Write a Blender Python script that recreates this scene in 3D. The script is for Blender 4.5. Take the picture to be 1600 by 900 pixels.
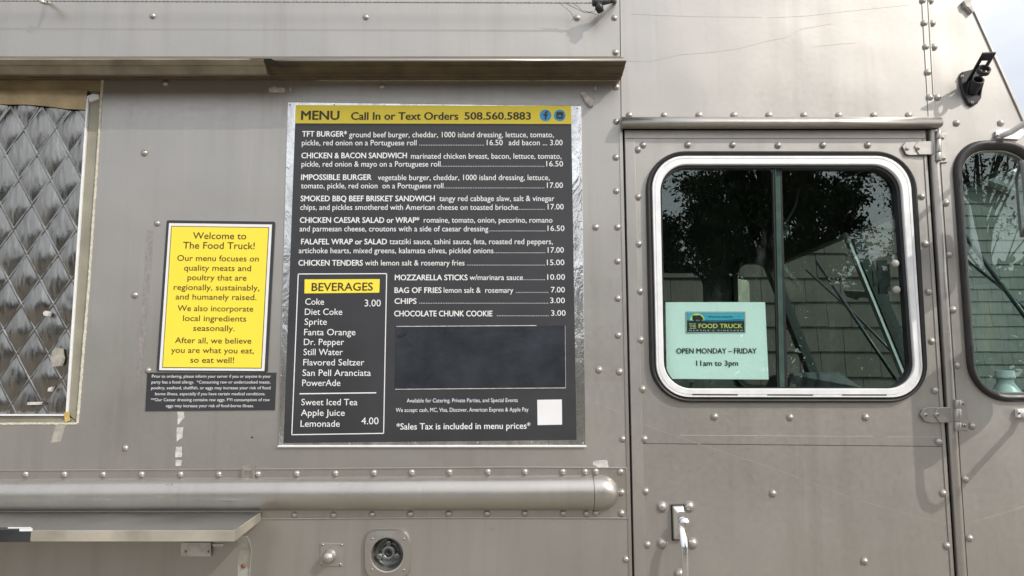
import bpy, bmesh, math, random
from mathutils import Vector, Matrix, noise
from mathutils.geometry import tessellate_polygon
random.seed(7)
for o in list(bpy.data.objects): bpy.data.objects.remove(o, do_unlink=True)
S = bpy.context.scene; COL = S.collection
# ------------------------------------------------------------------ camera, sky, sun, exposure
CAMD, CAMZ, PITCH, FPX = 2.04, 1.6, math.radians(6.9), 1150.0
cam = bpy.data.cameras.new('camera'); camo = bpy.data.objects.new('camera', cam); COL.objects.link(camo)
camo.location = (0, -CAMD, CAMZ); camo.rotation_euler = (math.pi/2 + PITCH, 0, 0)
cam.sensor_width = 36; cam.lens = 36*FPX/1600; cam.clip_start = .02; cam.clip_end = 2000
S.camera = camo
SUN = Vector((1.2, -1.0, 1.2)).normalized()
W = bpy.data.worlds.new('World'); S.world = W; W.use_nodes = True
wn = W.node_tree.nodes; wl = W.node_tree.links; wn.clear()
sky = wn.new('ShaderNodeTexSky'); sky.sky_type = 'NISHITA'; sky.sun_disc = False
sky.sun_elevation = math.asin(SUN.z); sky.sun_rotation = math.atan2(SUN.x, SUN.y)
sky.air_density = 1.0; sky.dust_density = 2.2; sky.ozone_density = 1.0
# thin white cloud veil over the blue
tc = wn.new('ShaderNodeTexCoord'); mp = wn.new('ShaderNodeMapping'); mp.inputs['Scale'].default_value = (1.6, 1.6, 4.0)
nz = wn.new('ShaderNodeTexNoise'); nz.inputs['Scale'].default_value = 1.7; nz.inputs['Detail'].default_value = 6
rp = wn.new('ShaderNodeMapRange'); rp.inputs['From Min'].default_value = .36; rp.inputs['From Max'].default_value = .66
rp.inputs['To Min'].default_value = .62; rp.inputs['To Max'].default_value = .9
mx = wn.new('ShaderNodeMix'); mx.data_type = 'RGBA'; mx.inputs['B'].default_value = (7.2, 7.4, 7.8, 1)
dt = wn.new('ShaderNodeVectorMath'); dt.operation = 'DOT_PRODUCT'; dt.inputs[1].default_value = SUN
nrm = wn.new('ShaderNodeVectorMath'); nrm.operation = 'NORMALIZE'
au = wn.new('ShaderNodeMapRange'); au.inputs['From Min'].default_value = -.1; au.inputs['From Max'].default_value = 1.0; au.inputs['To Min'].default_value = 5.8; au.inputs['To Max'].default_value = 13.0
vc = wn.new('ShaderNodeVectorMath'); vc.operation = 'SCALE'; vc.inputs[0].default_value = (.975, 1.0, 1.04)
wl.new(tc.outputs['Generated'], nrm.inputs[0]); wl.new(nrm.outputs[0], dt.inputs[0]); wl.new(dt.outputs['Value'], au.inputs['Value']); wl.new(au.outputs[0], vc.inputs['Scale']); wl.new(vc.outputs[0], mx.inputs['B'])
bg = wn.new('ShaderNodeBackground'); bg.inputs['Strength'].default_value = .15
wo = wn.new('ShaderNodeOutputWorld')
wl.new(tc.outputs['Generated'], mp.inputs['Vector']); wl.new(mp.outputs['Vector'], nz.inputs['Vector'])
wl.new(nz.outputs['Fac'], rp.inputs['Value']); wl.new(rp.outputs['Result'], mx.inputs['Factor'])
wl.new(sky.outputs['Color'], mx.inputs['A']); wl.new(mx.outputs['Result'], bg.inputs['Color']); wl.new(bg.outputs['Background'], wo.inputs['Surface'])
sl = bpy.data.lights.new('sun', 'SUN'); sl.energy = 2.5; sl.angle = math.radians(.5); sl.color = (1, .95, .87)
so = bpy.data.objects.new('sun', sl); COL.objects.link(so); so.location = SUN*20
so.rotation_euler = SUN.to_track_quat('Z', 'Y').to_euler()
vs = S.view_settings; vs.view_transform = 'Standard'; vs.look = 'None'; vs.gamma = 1; vs.exposure = 0.0; vs.use_curve_mapping = False
S.render.engine = 'CYCLES'
S.cycles.max_bounces = 10; S.cycles.transparent_max_bounces = 16; S.cycles.glossy_bounces = 5

# ------------------------------------------------------------------ measuring: a photo pixel (1600x900) to a point d metres in front of the truck's side (plane Y=0)
CP, SP = math.cos(PITCH), math.sin(PITCH)
def P(px, py, d=0.0):
    dx = (px-800)/FPX; dy = (450-py)/FPX
    dr = Vector((dx, CP - dy*SP, SP + dy*CP))
    t = (CAMD - d)/dr.y
    return Vector((0, -CAMD, CAMZ)) + dr*t
def PX(px, py, h): return (P(px, py) - P(px, py-h)).length      # metres of h pixels on the wall

# ------------------------------------------------------------------ node materials
class NM:
    def __init__(s, name):
        s.m = bpy.data.materials.new(name); s.m.use_nodes = True
        s.t = s.m.node_tree; s.n = s.t.nodes; s.n.clear()
        s.out = s.n.new('ShaderNodeOutputMaterial'); s.b = s.n.new('ShaderNodeBsdfPrincipled')
        s.link(s.b.outputs[0], s.out.inputs[0]); s._c = None
    def link(s, a, b): s.t.links.new(a, b)
    def coord(s, scale=(1,1,1)):
        if s._c is None: s._c = s.n.new('ShaderNodeTexCoord')
        m = s.n.new('ShaderNodeMapping'); m.inputs['Scale'].default_value = scale
        s.link(s._c.outputs['Object'], m.inputs['Vector']); return m.outputs[0]
    def noise(s, scale, detail=4, stretch=(1,1,1), rough=.55, dist=0):
        n = s.n.new('ShaderNodeTexNoise'); n.inputs['Scale'].default_value = scale; n.inputs['Detail'].default_value = detail
        n.inputs['Roughness'].default_value = rough; n.inputs['Distortion'].default_value = dist
        s.link(s.coord(stretch), n.inputs['Vector']); return n.outputs['Fac']
    def rng(s, v, a, b, c, d):
        r = s.n.new('ShaderNodeMapRange'); s.link(v, r.inputs['Value'])
        for k, x in zip(('From Min','From Max','To Min','To Max'), (a,b,c,d)): r.inputs[k].default_value = x
        return r.outputs[0]
    def mix(s, f, a, b, mode='MIX'):
        m = s.n.new('ShaderNodeMix'); m.data_type = 'RGBA'; m.blend_type = mode
        for k, v in (('Factor', f), ('A', a), ('B', b)):
            if isinstance(v, (int, float)): m.inputs[k].default_value = v
            elif isinstance(v, tuple): m.inputs[k].default_value = (*v, 1)
            else: s.link(v, m.inputs[k])
        return m.outputs['Result']
    def math(s, op, a, b):
        m = s.n.new('ShaderNodeMath'); m.operation = op
        for i, v in enumerate((a, b)):
            if isinstance(v, (int, float)): m.inputs[i].default_value = v
            else: s.link(v, m.inputs[i])
        return m.outputs[0]
    def set(s, **k):
        for kk, v in k.items():
            i = s.b.inputs[kk.replace('_', ' ')]
            if isinstance(v, (int, float)): i.default_value = v
            elif isinstance(v, tuple): i.default_value = (*v, 1)
            else: s.link(v, i)
    def bump(s, h, strength=.3, dist=.01):
        b = s.n.new('ShaderNodeBump'); b.inputs['Strength'].default_value = strength; b.inputs['Distance'].default_value = dist
        s.link(h, b.inputs['Height']); s.link(b.outputs[0], s.b.inputs['Normal'])

def simple(name, col, rough=.5, metal=0.0, var=.12, scale=18, bump=0.0):
    m = NM(name); f = m.noise(scale, 5)
    m.set(Base_Color=m.mix(m.rng(f, .3, .7, 0, 1), tuple(c*(1-var) for c in col), tuple(min(1, c*(1+var)) for c in col)),
          Roughness=m.rng(f, .3, .7, max(.03, rough-.07), min(1, rough+.07)), Metallic=metal)
    if bump: m.bump(f, bump, .004)
    return m.m

def paint_mat(name, col, metal=.74, rough=.40, dirt=1.0, scuff=False):
    m = NM(name)
    big = m.noise(2.2, 3); streak = m.noise(9, 5, (2.4, 2.4, .14), .6); fine = m.noise(70, 4); spot = m.noise(26, 6, (1,1,1), .7)
    c = m.mix(m.rng(big, .3, .7, 0, 1), tuple(x*.95 for x in col), tuple(x*1.05 for x in col))
    c = m.mix(m.math('MULTIPLY', m.rng(streak, .5, .72, 0, .30), dirt), c, tuple(x*.72*y for x, y in zip(col, (1, .97, .92))))
    c = m.mix(m.math('MULTIPLY', m.rng(m.noise(11, 4, (3, 3, .12), .6), .6, .78, 0, .22), dirt), c, tuple(min(1, x*1.3) for x in col))
    c = m.mix(m.math('MULTIPLY', m.rng(spot, .66, .74, 0, .35), dirt), c, tuple(x*.68*y for x, y in zip(col, (1.02, .96, .88))))
    # grime blotches and pin specks with their own shapes; scuffs run along the rub rails
    c = m.mix(m.rng(m.noise(5.5, 8, (1, 1, .7), .72, .4), .60, .74, 0, .20), c, tuple(x*.66*y for x, y in zip(col, (1.03, .97, .88))))
    c = m.mix(m.rng(m.noise(190, 2), .745, .78, 0, .5), c, tuple(x*.45 for x in col))
    if scuff:
        c = m.mix(m.rng(m.noise(60, 5, (.10, 1, 1), .7), .62, .70, 0, .45), c, tuple(min(1, x*1.45) for x in col))
        c = m.mix(m.rng(m.noise(38, 6, (.16, 1, 1), .75, .5), .66, .72, 0, .55), c, tuple(x*.5 for x in col))
    m.set(Base_Color=c, Metallic=metal, Roughness=m.math('ADD', m.rng(fine, .3, .7, rough-.04, rough+.05), m.rng(big, .3, .7, -.03, .04)))
    m.bump(m.math('ADD', m.math('MULTIPLY', m.noise(1.9, 2), 1.0), m.math('ADD', m.math('MULTIPLY', m.noise(4.5, 2), .07), m.math('MULTIPLY', fine, .010))), .34, .03)
    return m.m
PAINT = (.435, .413, .384)
M = {}
M['paint'] = paint_mat('truck paint', PAINT)
M['trim'] = paint_mat('truck trim paint', (.46, .435, .40), .8, .33, 1.0, True)
M['rail'] = simple('tarnished rail metal', (.135, .105, .068), .5, .3, .3, 14)
M['rail2'] = simple('dull rail channel', (.27, .235, .18), .45, .4, .35, 12)
M['rivet'] = simple('rivet paint', (.47, .44, .40), .34, .72, .1, 60)
M['black'] = simple('black plastic', (.018, .018, .02), .38, 0, .2, 30)
M['housing'] = simple('grey mirror housing', (.16, .165, .17), .5, 0, .1, 20)
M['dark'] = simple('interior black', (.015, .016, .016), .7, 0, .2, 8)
M['seam'] = simple('dark seam', (.02, .018, .016), .8)
M['rubber'] = simple('rubber gasket', (.022, .020, .019), .42, 0, .25, 25, .2)
M['alu'] = simple('brushed aluminium', (.88, .88, .88), .4, .2, .05, 30)
M['chrome'] = simple('chrome', (.80, .80, .80), .24, 1.0, .04, 20)
M['screw'] = simple('screw steel', (.5, .49, .47), .35, .9, .1, 80)
M['galv'] = simple('galvanised steel', (.6, .6, .56), .5, .5, .2, 40, .3)
M['board'] = simple('charcoal print', (.036, .037, .041), .45, 0, .14, 5, .25)
M['patch'] = simple('black chalk patch', (.022, .026, .034), .33, 0, .3, 11, .8)
M['yellow'] = simple('yellow print', (.95, .76, .06), .45, 0, .02, 5)
M['ink'] = simple('dark ink', (.05, .04, .018), .5, 0, .05)
M['black ink'] = simple('black ink', (.02, .02, .02), .5, 0, .05)
M['white'] = simple('white print', (.82, .82, .82), .45, 0, .03)
M['blue'] = simple('blue icon print', (.05, .36, .68), .4, 0, .03)
M['caulk'] = simple('old caulk', (.62, .59, .48), .7, 0, .25, 60, .5)
M['channel'] = simple('olive window channel', (.33, .31, .24), .5, .3, .2, 10)
M['brown'] = simple('brown tape board', (.34, .27, .17), .6, 0, .35, 9)
M['paper'] = simple('copy paper', (.86, .87, .86), .8, 0, .02, 12, .15)
M['tape'] = simple('weathered tape', (.58, .56, .52), .6, .1, .3, 60, .4)
M['tape brown'] = simple('tape residue', (.37, .345, .30), .7, 0, .25, 60)
M['tape black'] = simple('black duct tape', (.03, .03, .032), .4, 0, .3, 20, .5)
M['ext'] = simple('bottle plastic', (.80, .82, .80), .4, 0, .03)
M['scratch'] = simple('bright scratch', (.56, .52, .47), .45, .5, .1, 50)
M['scratch dark'] = simple('dark scratch', (.36, .34, .31), .45, .65, .1, 50)
M['mirror'] = simple('mirror glass', (.85, .87, .87), .02, 1.0, .01)
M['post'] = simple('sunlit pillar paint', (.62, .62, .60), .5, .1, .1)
# shingles
def shingle_mat(name, col):
    m = NM(name); f = m.noise(4, 5, (1, 1, 1)); g = m.noise(30, 4, (1, 1, .1))
    c = m.mix(m.rng(f, .3, .7, 0, 1), tuple(x*.78 for x in col), tuple(x*1.2 for x in col))
    c = m.mix(m.rng(g, .45, .75, 0, .4), c, tuple(x*.6 for x in col))
    m.set(Base_Color=c, Roughness=.85); m.bump(g, .4, .01); return m.m
M['shingle'] = shingle_mat('shade darkened cedar shingles', (.072, .055, .047))  # near shed: the shade on its wall is put into this dark colour
M['shingle far'] = shingle_mat('grey cedar shingles', (.15, .145, .135))
M['roof'] = simple('asphalt roof', (.09, .09, .09), .9, 0, .3, 30)
M['trimwhite'] = simple('white house trim', (.30, .30, .29), .6)
# window glass: clear green glass that also mirrors
def glass_mat(name, tint, boost=1.0):
    m = NM(name); m.n.remove(m.b)
    tr = m.n.new('ShaderNodeBsdfTransparent'); tr.inputs[0].default_value = (*tint, 1)
    gl = m.n.new('ShaderNodeBsdfGlossy'); gl.inputs['Roughness'].default_value = .0; gl.inputs['Color'].default_value = (.95, 1, .98, 1)
    df = m.n.new('ShaderNodeBsdfDiffuse'); df.inputs[0].default_value = (.6, .62, .6, 1)
    fr = m.n.new('ShaderNodeFresnel'); ge = m.n.new('ShaderNodeNewGeometry')      # thin sheet: both faces reflect like air to glass
    m.link(m.rng(ge.outputs['Backfacing'], 0, 1, 1.52, 1/1.52), fr.inputs['IOR'])
    mx = m.n.new('ShaderNodeMixShader'); m.link(m.math('MULTIPLY', fr.outputs[0], 1.25*boost), mx.inputs[0])
    m.link(tr.outputs[0], mx.inputs[1]); m.link(gl.outputs[0], mx.inputs[2])
    dm = m.n.new('ShaderNodeMixShader')                    # dust and smears
    sm = m.math('ADD', m.rng(m.noise(14, 7, (1, 1, .35), .7), .58, .82, .0, .05), m.rng(m.noise(160, 2), .74, .8, 0, .16))
    m.link(sm, dm.inputs[0]); m.link(mx.outputs[0], dm.inputs[1]); m.link(df.outputs[0], dm.inputs[2])
    m.link(dm.outputs[0], m.out.inputs[0]); return m.m
M['glass'] = glass_mat('green window glass', (.88, .972, .948))
M['glass far'] = glass_mat('far window glass', (.88, .965, .945), .5)

# quilted silver insulation
m = NM('quilted silver foil'); wr = m.noise(24, 6, (2.2, 1, .5), .65, .8)
m.set(Base_Color=m.mix(m.rng(wr, .3, .7, 0, 1), (.25, .24, .225), (.33, .32, .30)), Metallic=1.0, Roughness=m.rng(wr, .3, .7, .15, .27)); m.bump(wr, .20, .005)
M['foil'] = m.m
# crumpled bright sheet edge of the menu board
m = NM('crumpled aluminium sheet'); f1 = m.noise(13, 5, (1, 1, .45), .6, 1.2)
m.set(Base_Color=m.mix(m.rng(f1, .38, .62, 0, 1), (.52, .51, .49), (.78, .78, .77)), Metallic=.95, Roughness=.22); m.bump(f1, .5, .012)
M['sheet'] = m.m
# foliage
def leaf_mat(name, col):
    m = NM(name); f = m.noise(1.2, 3); m.set(Base_Color=m.mix(m.rng(f, .3, .7, 0, 1), tuple(x*.6 for x in col), tuple(x*1.4 for x in col)), Roughness=.7); return m.m
M['leaf'] = leaf_mat('oak foliage', (.045, .075, .025)); M['pine'] = leaf_mat('pine needles', (.03, .055, .022))
M['bark'] = simple('bark', (.09, .07, .055), .9, 0, .3, 20)
m = NM('gravel asphalt'); f = m.noise(60, 6); g = m.noise(1.1, 4)
m.set(Base_Color=m.mix(f, m.mix(g, (.17, .145, .11), (.23, .195, .15)), (.28, .245, .20)), Roughness=.95); m.bump(f, .4, .02); M['ground'] = m.m

# ------------------------------------------------------------------ mesh building
class MB:
    def __init__(s): s.v = []; s.f = []; s.mi = []; s.sm = []
    def add(s, vs, fs, mi=0, smooth=False):
        k = len(s.v); s.v += [Vector(p) for p in vs]
        for f in fs: s.f.append([i+k for i in f]); s.mi.append(mi); s.sm.append(smooth)
    def prism(s, loops, d0, d1, mi=0, smooth=False, px=True):
        """flat plate from d1 (back) to d0 (front); loops[0] outline, others holes, in photo pixels or (x,z)"""
        def pt(q, d):
            if px: w = P(q[0], q[1], 0); return Vector((w.x, -d, w.z))
            return Vector((q[0], -d, q[1]))
        flat = [[Vector((pt(q, 0).x, pt(q, 0).z, 0)) for q in L] for L in loops]
        tris = tessellate_polygon(flat); allq = [q for L in loops for q in L]
        F = [pt(q, d0) for q in allq]; B = [pt(q, d1) for q in allq]; n = len(allq)
        fs = []
        for a, b, c in tris:
            nn = (F[b]-F[a]).cross(F[c]-F[a])
            fs.append((a, b, c) if nn.y < 0 else (a, c, b)); t = fs[-1]; fs.append((t[0]+n, t[2]+n, t[1]+n))
        i = 0
        for L in loops:
            m_ = len(L)
            for k in range(m_): a, b = i+k, i+(k+1) % m_; fs.append((a, b, b+n, a+n))
            i += m_
        s.add(F+B, fs, mi, False)
    def loft(s, rings, mi=0, smooth=True, closed=True, cap=False):
        n = len(rings[0]); vs = [p for r in rings for p in r]; fs = []
        for j in range(len(rings)-1):
            for k in range(n if closed else n-1):
                a = j*n+k; b = j*n+(k+1) % n; fs.append((a, b, b+n, a+n))
        if cap: fs.append(tuple(range(n))[::-1]); fs.append(tuple(range((len(rings)-1)*n, len(rings)*n)))
        s.add(vs, fs, mi, smooth)
    def tube(s, pts, r, n=10, mi=0, cap=True):
        pts = [Vector(p) for p in pts]; rr = r if isinstance(r, (list, tuple)) else [r]*len(pts); rings = []
        up = Vector((0, 0, 1))
        for i, p in enumerate(pts):
            t = (pts[min(i+1, len(pts)-1)] - pts[max(i-1, 0)]).normalized()
            a = t.cross(up)
            if a.length < .05: a = t.cross(Vector((0, 1, 0)))
            a.normalize(); b = a.cross(t)
            rings.append([p + (a*math.cos(2*math.pi*k/n) + b*math.sin(2*math.pi*k/n))*rr[i] for k in range(n)])
        s.loft(rings, mi, True, True, cap)
    def box(s, lo, hi, mi=0):
        x0, y0, z0 = lo; x1, y1, z1 = hi
        s.add([(x0,y0,z0),(x1,y0,z0),(x1,y1,z0),(x0,y1,z0),(x0,y0,z1),(x1,y0,z1),(x1,y1,z1),(x0,y1,z1)],
              [(0,3,2,1),(4,5,6,7),(0,1,5,4),(1,2,6,5),(2,3,7,6),(3,0,4,7)], mi)
    def hexa(s, q, mi=0):     # 8 corners: 4 front ring, 4 back ring
        s.add(q, [(0,1,2,3),(7,6,5,4),(0,4,5,1),(1,5,6,2),(2,6,7,3),(3,7,4,0)], mi)
    def dome(s, c, r, h, n=14, m_=5, mi=0, axis=None):
        ax = Vector(axis) if axis else Vector((0, -1, 0)); a = ax.orthogonal().normalized(); b = ax.cross(a); c = Vector(c); rings = []
        for j in range(m_):
            t = math.pi/2*j/m_
            rings.append([c + (a*math.cos(2*math.pi*k/n) + b*math.sin(2*math.pi*k/n))*r*math.cos(t) + ax*h*math.sin(t) for k in range(n)])
        k0 = len(s.v); s.loft(rings, mi); s.v.append(c+ax*h); top = len(s.v)-1; base = k0+(m_-1)*n
        for k in range(n): s.f.append([base+k, base+(k+1) % n, top]); s.mi.append(mi); s.sm.append(True)
    def lathe(s, c, prof, n=32, mi=0, axis=(0, -1, 0)):
        ax = Vector(axis).normalized(); a = ax.orthogonal().normalized(); b = ax.cross(a); c = Vector(c)
        s.loft([[c + ax*h + (a*math.cos(2*math.pi*k/n) + b*math.sin(2*math.pi*k/n))*max(r, 1e-5) for k in range(n)] for r, h in prof], mi)
    def build(s, name, mats, parent=None, loc=None, bevel=0):
        if not isinstance(mats, (list, tuple)): mats = [mats]
        if loc is None:
            lo = Vector([min(v[i] for v in s.v) for i in range(3)]); hi = Vector([max(v[i] for v in s.v) for i in range(3)]); loc = (lo+hi)/2
        loc = Vector(loc); me = bpy.data.meshes.new(name)
        me.from_pydata([v-loc for v in s.v], [], s.f)
        for mm in mats: me.materials.append(mm)
        me.polygons.foreach_set('material_index', s.mi); me.polygons.foreach_set('use_smooth', s.sm)
        bm = bmesh.new(); bm.from_mesh(me); bmesh.ops.recalc_face_normals(bm, faces=bm.faces); bm.to_mesh(me); bm.free(); me.update()
        o = bpy.data.objects.new(name, me); COL.objects.link(o); place(o, loc, parent)
        if bevel:
            bv = o.modifiers.new('bevel', 'BEVEL'); bv.width = bevel; bv.segments = 2; bv.limit_method = 'ANGLE'; bv.angle_limit = math.radians(50); bv.harden_normals = False
        return o
WLOC = {}
def place(o, loc, parent=None):
    WLOC[o.name] = Vector(loc)
    if parent is not None: o.parent = parent; o.location = Vector(loc) - WLOC[parent.name]
    else: o.location = loc
def empty(name, loc, parent=None):
    o = bpy.data.objects.new(name, None); COL.objects.link(o); o.empty_display_size = .1; place(o, loc, parent); return o
def tag(o, label=None, cat=None, group=None, kind=None):
    for k, v in (('label', label), ('category', cat), ('group', group), ('kind', kind)):
        if v: o[k] = v
    return o
def rr(q, r, n=10):
    """rounded quadrilateral TL,TR,BR,BL (pixels) -> loop"""
    out = []; q = [Vector(p) for p in q]
    for i in range(4):
        c = q[i]; a = (q[i-1]-c).normalized(); b = (q[(i+1) % 4]-c).normalized(); rad = r[i] if isinstance(r, (list, tuple)) else r
        s_, e = c+a*rad, c+b*rad
        for k in range(n+1):
            t = k/n; tt = (1-math.cos(t*math.pi/2), math.sin(t*math.pi/2))
            # circular-like blend
            out.append(c + a*rad*(1-math.sin(t*math.pi/2)) + b*rad*(1-math.cos(t*math.pi/2)))
    return [(p.x, p.y) for p in out]
def ring3(loop, d): return [Vector((P(*q).x, -d, P(*q).z)) for q in loop]
def ins(q, a, b=None):   # inset quad by a pixels
    b = a if b is None else b
    return [(q[0][0]+a, q[0][1]+b), (q[1][0]-a, q[1][1]+b), (q[2][0]-a, q[2][1]-b), (q[3][0]+a, q[3][1]-b)]

# text -------------------------------------------------------------
_tc = {}
def glyphs(s, bold):
    k = (s, bold)
    if k not in _tc:
        cu = bpy.data.curves.new('t', 'FONT'); cu.body = s; cu.size = 1; cu.resolution_u = 3; cu.offset = bold; cu.fill_mode = 'BOTH' if hasattr(cu, 'fill_mode') else cu.fill_mode
        ob = bpy.data.objects.new('t', cu); COL.objects.link(ob)
        dg = bpy.context.evaluated_depsgraph_get(); me = bpy.data.meshes.new_from_object(ob.evaluated_get(dg))
        vs_ = [tuple(v.co) for v in me.vertices]; fs_ = [tuple(p.vertices) for p in me.polygons]
        bpy.data.objects.remove(ob); bpy.data.curves.remove(cu); bpy.data.meshes.remove(me); _tc[k] = (vs_, fs_)
    return _tc[k]
CAPH = {}
def text(mb, s, x0, x1, y0, h, d, bold=0.0, y1=None, mi=0):
    """a printed line: left and right ends, baseline and capital height in photo pixels"""
    if bold > .005:
        k = bold*.75
        for i, (ox, oz) in enumerate(((-k, 0), (k, 0), (0, k*.6), (0, -k*.6))): text(mb, s, x0+ox*h*1.35, x1+ox*h*1.35, y0+oz*h*1.35, h, d+.00006*i, 0.0, None if y1 is None else y1+oz*h*1.35, mi)
        return
    bold = 0.0; vs_, fs_ = glyphs(s, bold)
    if bold not in CAPH:
        hv, _ = glyphs('H', bold); CAPH[bold] = max(v[1] for v in hv) - min(v[1] for v in hv)
    a, b = P(x0, y0), P(x1, y0 if y1 is None else y1); u = b-a
    lo = min(v[0] for v in vs_); wd = max(v[0] for v in vs_) - lo; hz = PX(x0, y0, h)/CAPH[bold]
    mb.add([(a.x + u.x*(v[0]-lo)/wd, -d, a.z + u.z*(v[0]-lo)/wd + v[1]*hz) for v in vs_], fs_, mi)
def dots(mb, x0, x1, y0, d, y1=None, step=2.6, r=.52):
    y1 = y0 if y1 is None else y1; n = max(2, int((x1-x0)/step))
    for i in range(n):
        t = (i+.5)/n; x = x0+(x1-x0)*t; y = y0+(y1-y0)*t - r
        quad(mb, [(x-r, y-r), (x+r, y-r), (x+r, y+r), (x-r, y+r)], d)
def quad(mb, q, d, mi=0): mb.add([(P(*p).x, -d, P(*p).z) for p in q], [(0, 1, 2, 3)], mi)
def poly(mb, q, d, mi=0): mb.add([(P(*p).x, -d, P(*p).z) for p in q], [tuple(range(len(q)))], mi)
def line(mb, a, b, w, d, mi=0):
    a, b = Vector(a), Vector(b); n = (b-a).normalized(); n = Vector((-n.y, n.x))*w/2
    quad(mb, [a+n, b+n, b-n, a-n], d, mi)
def circle(cx, cy, r, n=28, ry=None): return [(cx+r*math.cos(2*math.pi*k/n), cy+(ry or r)*math.sin(2*math.pi*k/n)) for k in range(n)]

# ------------------------------------------------------------------ setting
mb = MB(); mb.add([(-400,-400,0),(400,-400,0),(400,400,0),(-400,400,0)], [(0,1,2,3)])
tag(mb.build('ground', M['ground'], loc=(0,0,0)), kind='structure')

# ------------------------------------------------------------------ food truck
truck = tag(empty('food_truck', (0, 1.07, 0)), 'beige metallic riveted food truck seen from its serving side', 'food truck')
T = .03
SEAM = lambda y: 968 + .0105*y if y < 195 else 972.5 + (y-200)*.0219
DL = lambda y: SEAM(y) + 3.2                                   # door, left edge
DR = lambda y: 1445.5 + (y-203)*.0652                          # door, right edge
HP0 = lambda y: DR(y) + 4.0                                    # hinge post
HP1 = lambda y: HP0(y) + 15.5
EDGE = lambda y: 1517 + .4486*y                                # raked front edge of the cab
YB = 1480; YT = -150; XL = -1500

# shared rivet mesh
M['grime'] = simple('grime round rivet', tuple(c*.72 for c in PAINT), .55, .5, .3, 120)
rv = MB(); rv.dome((0, 0, 0), .0083, .0062, 14, 5)
rv.lathe((0, 0, 0), [(.0082, .0009), (.0092, .0006), (.0106, .0003)], 14, 1); rv_o = rv.build('rivet', [M['rivet'], M['grime']], loc=(0, 0, 0))
RIV = rv_o.data; bpy.data.objects.remove(rv_o)
def rivets(parent, pts, d, scale=1.0, name='rivet', mesh=None, rot=False):
    for (x, y) in pts:
        o = bpy.data.objects.new(name, mesh or RIV); COL.objects.link(o); w = P(x, y, d)
        k = scale*random.uniform(.94, 1.06); o.scale = (k, k, k)
        if rot: o.rotation_euler = (0, random.uniform(0, 3.1), 0)
        place(o, (w.x, -d, w.z), parent)
# screw with a cross slot
sc = MB(); sc.dome((0, 0, 0), .0058, .0032, 14, 4)
sc.box((-.0034, -.0036, -.0007), (.0034, -.0025, .0007), 1); sc.box((-.0007, -.0036, -.0034), (.0007, -.0025, .0034), 1)
o = sc.build('screw', [M['screw'], M['seam']], loc=(0, 0, 0)); SCREW = o.data; bpy.data.objects.remove(o)
def screws(parent, pts, d, scale=1.0): rivets(parent, pts, d, scale, 'screw', SCREW, True)

# body side behind the door, with the service window opening
SW = [(-700, 122), (161, 122.5), (121, 661), (-700, 661)]
mb = MB()
left = [(XL, YT), (SEAM(YT), YT), (SEAM(0), 0), (SEAM(190), 190), (SEAM(205), 205), (SEAM(500), 500), (SEAM(900), 900), (SEAM(YB), YB), (XL, YB)]
mb.prism([left, SW, circle(606, 865, 25, 48, 26.2)], 0, -T)
body = mb.build('body_panel', M['paint'], truck)
rivets(body, [(239,25),(572,27),(902,28),(960,28),(962,82),(963,136),(963,190),(962.5,246),(963,298.5),(965,355),(965,408),(965.5,466.5),(966,524),(968,581),
              (973,686),(978,874),(931,355),(936,578),(259,130),(597,135),(226,239),(246,349),(211,461),(232,579),(196,700)], 0)
# seam flange lines on the body edge
mb = MB()
mb.prism([[(SEAM(205)-5, 205), (SEAM(205)-.6, 205), (SEAM(900)-.6, 900), (SEAM(900)-5, 900)]], .0022, .0002)
mb.build('seam_strip', M['trim'], body)
# tape, residue and scars stuck to the paint
def scrap(name, q, mat, d=.0006, parent=body):
    # ragged outline
    out = []; q = [Vector(p) for p in q]
    for i in range(len(q)):
        a, b = q[i], q[(i+1) % len(q)]; n = max(2, int((b-a).length/2.5)); nr = (b-a).normalized(); nr = Vector((-nr.y, nr.x))
        for k in range(n): out.append(a+(b-a)*k/n + nr*random.uniform(-.45, .45))
    mb = MB(); mb.prism([[(p.x, p.y) for p in out]], d, .00005); return mb.build(name, mat, parent)
scrap('tape_scrap', [(420,139),(424,137),(429,134),(432,137),(444,137.5),(446,141),(444,144.5),(421,144.5)], M['tape'])
scrap('tape_scrap', [(926,722),(932,719.5),(949,719),(951,730),(936,731),(926,726)], M['tape'], .0009)
for q in ([(277,643),(287,643.5),(288,652),(278,664)], [(276,668),(286,667),(285,683),(276,690)], [(275,698),(284,698),(284,714),(274,714)], [(274,719),(284,719),(283,728),(275,728)]):
    scrap('tape_residue', q, M['tape'], .0004)
scrap('tape_residue', [(88,663),(101,656),(103,664),(98,678),(95,690),(79,692),(84,676)], M['tape brown'], .0006)
scrap('tape_residue', [(230,358),(240,360),(238,395),(235,440),(231,480),(226,540),(218,598),(214,600),(216,540),(222,470),(226,410)], simple('faint residue', (.37, .345, .315), .5, .6, .2, 90), .0003)
mb = MB(); poly(mb, circle(394, 683.5, 1.5, 12), .0004); mb.build('screw_hole', M['seam'], body)
scrap('tape_scrap', [(907,148),(912,145.5),(927,160),(926,166),(921,168),(914,160)], M['tape'], .012)
for x, y in ((458, 136), (931, 134)):
    mb = MB(); w = P(x, y, 0); mb.tube([w, w+Vector((.0,-.012,-.002)), w+Vector((-.004,-.016,-.012)), w+Vector((-.002,-.010,-.018))], .0016, 8); mb.build('hook', M['galv'], body)

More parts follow.
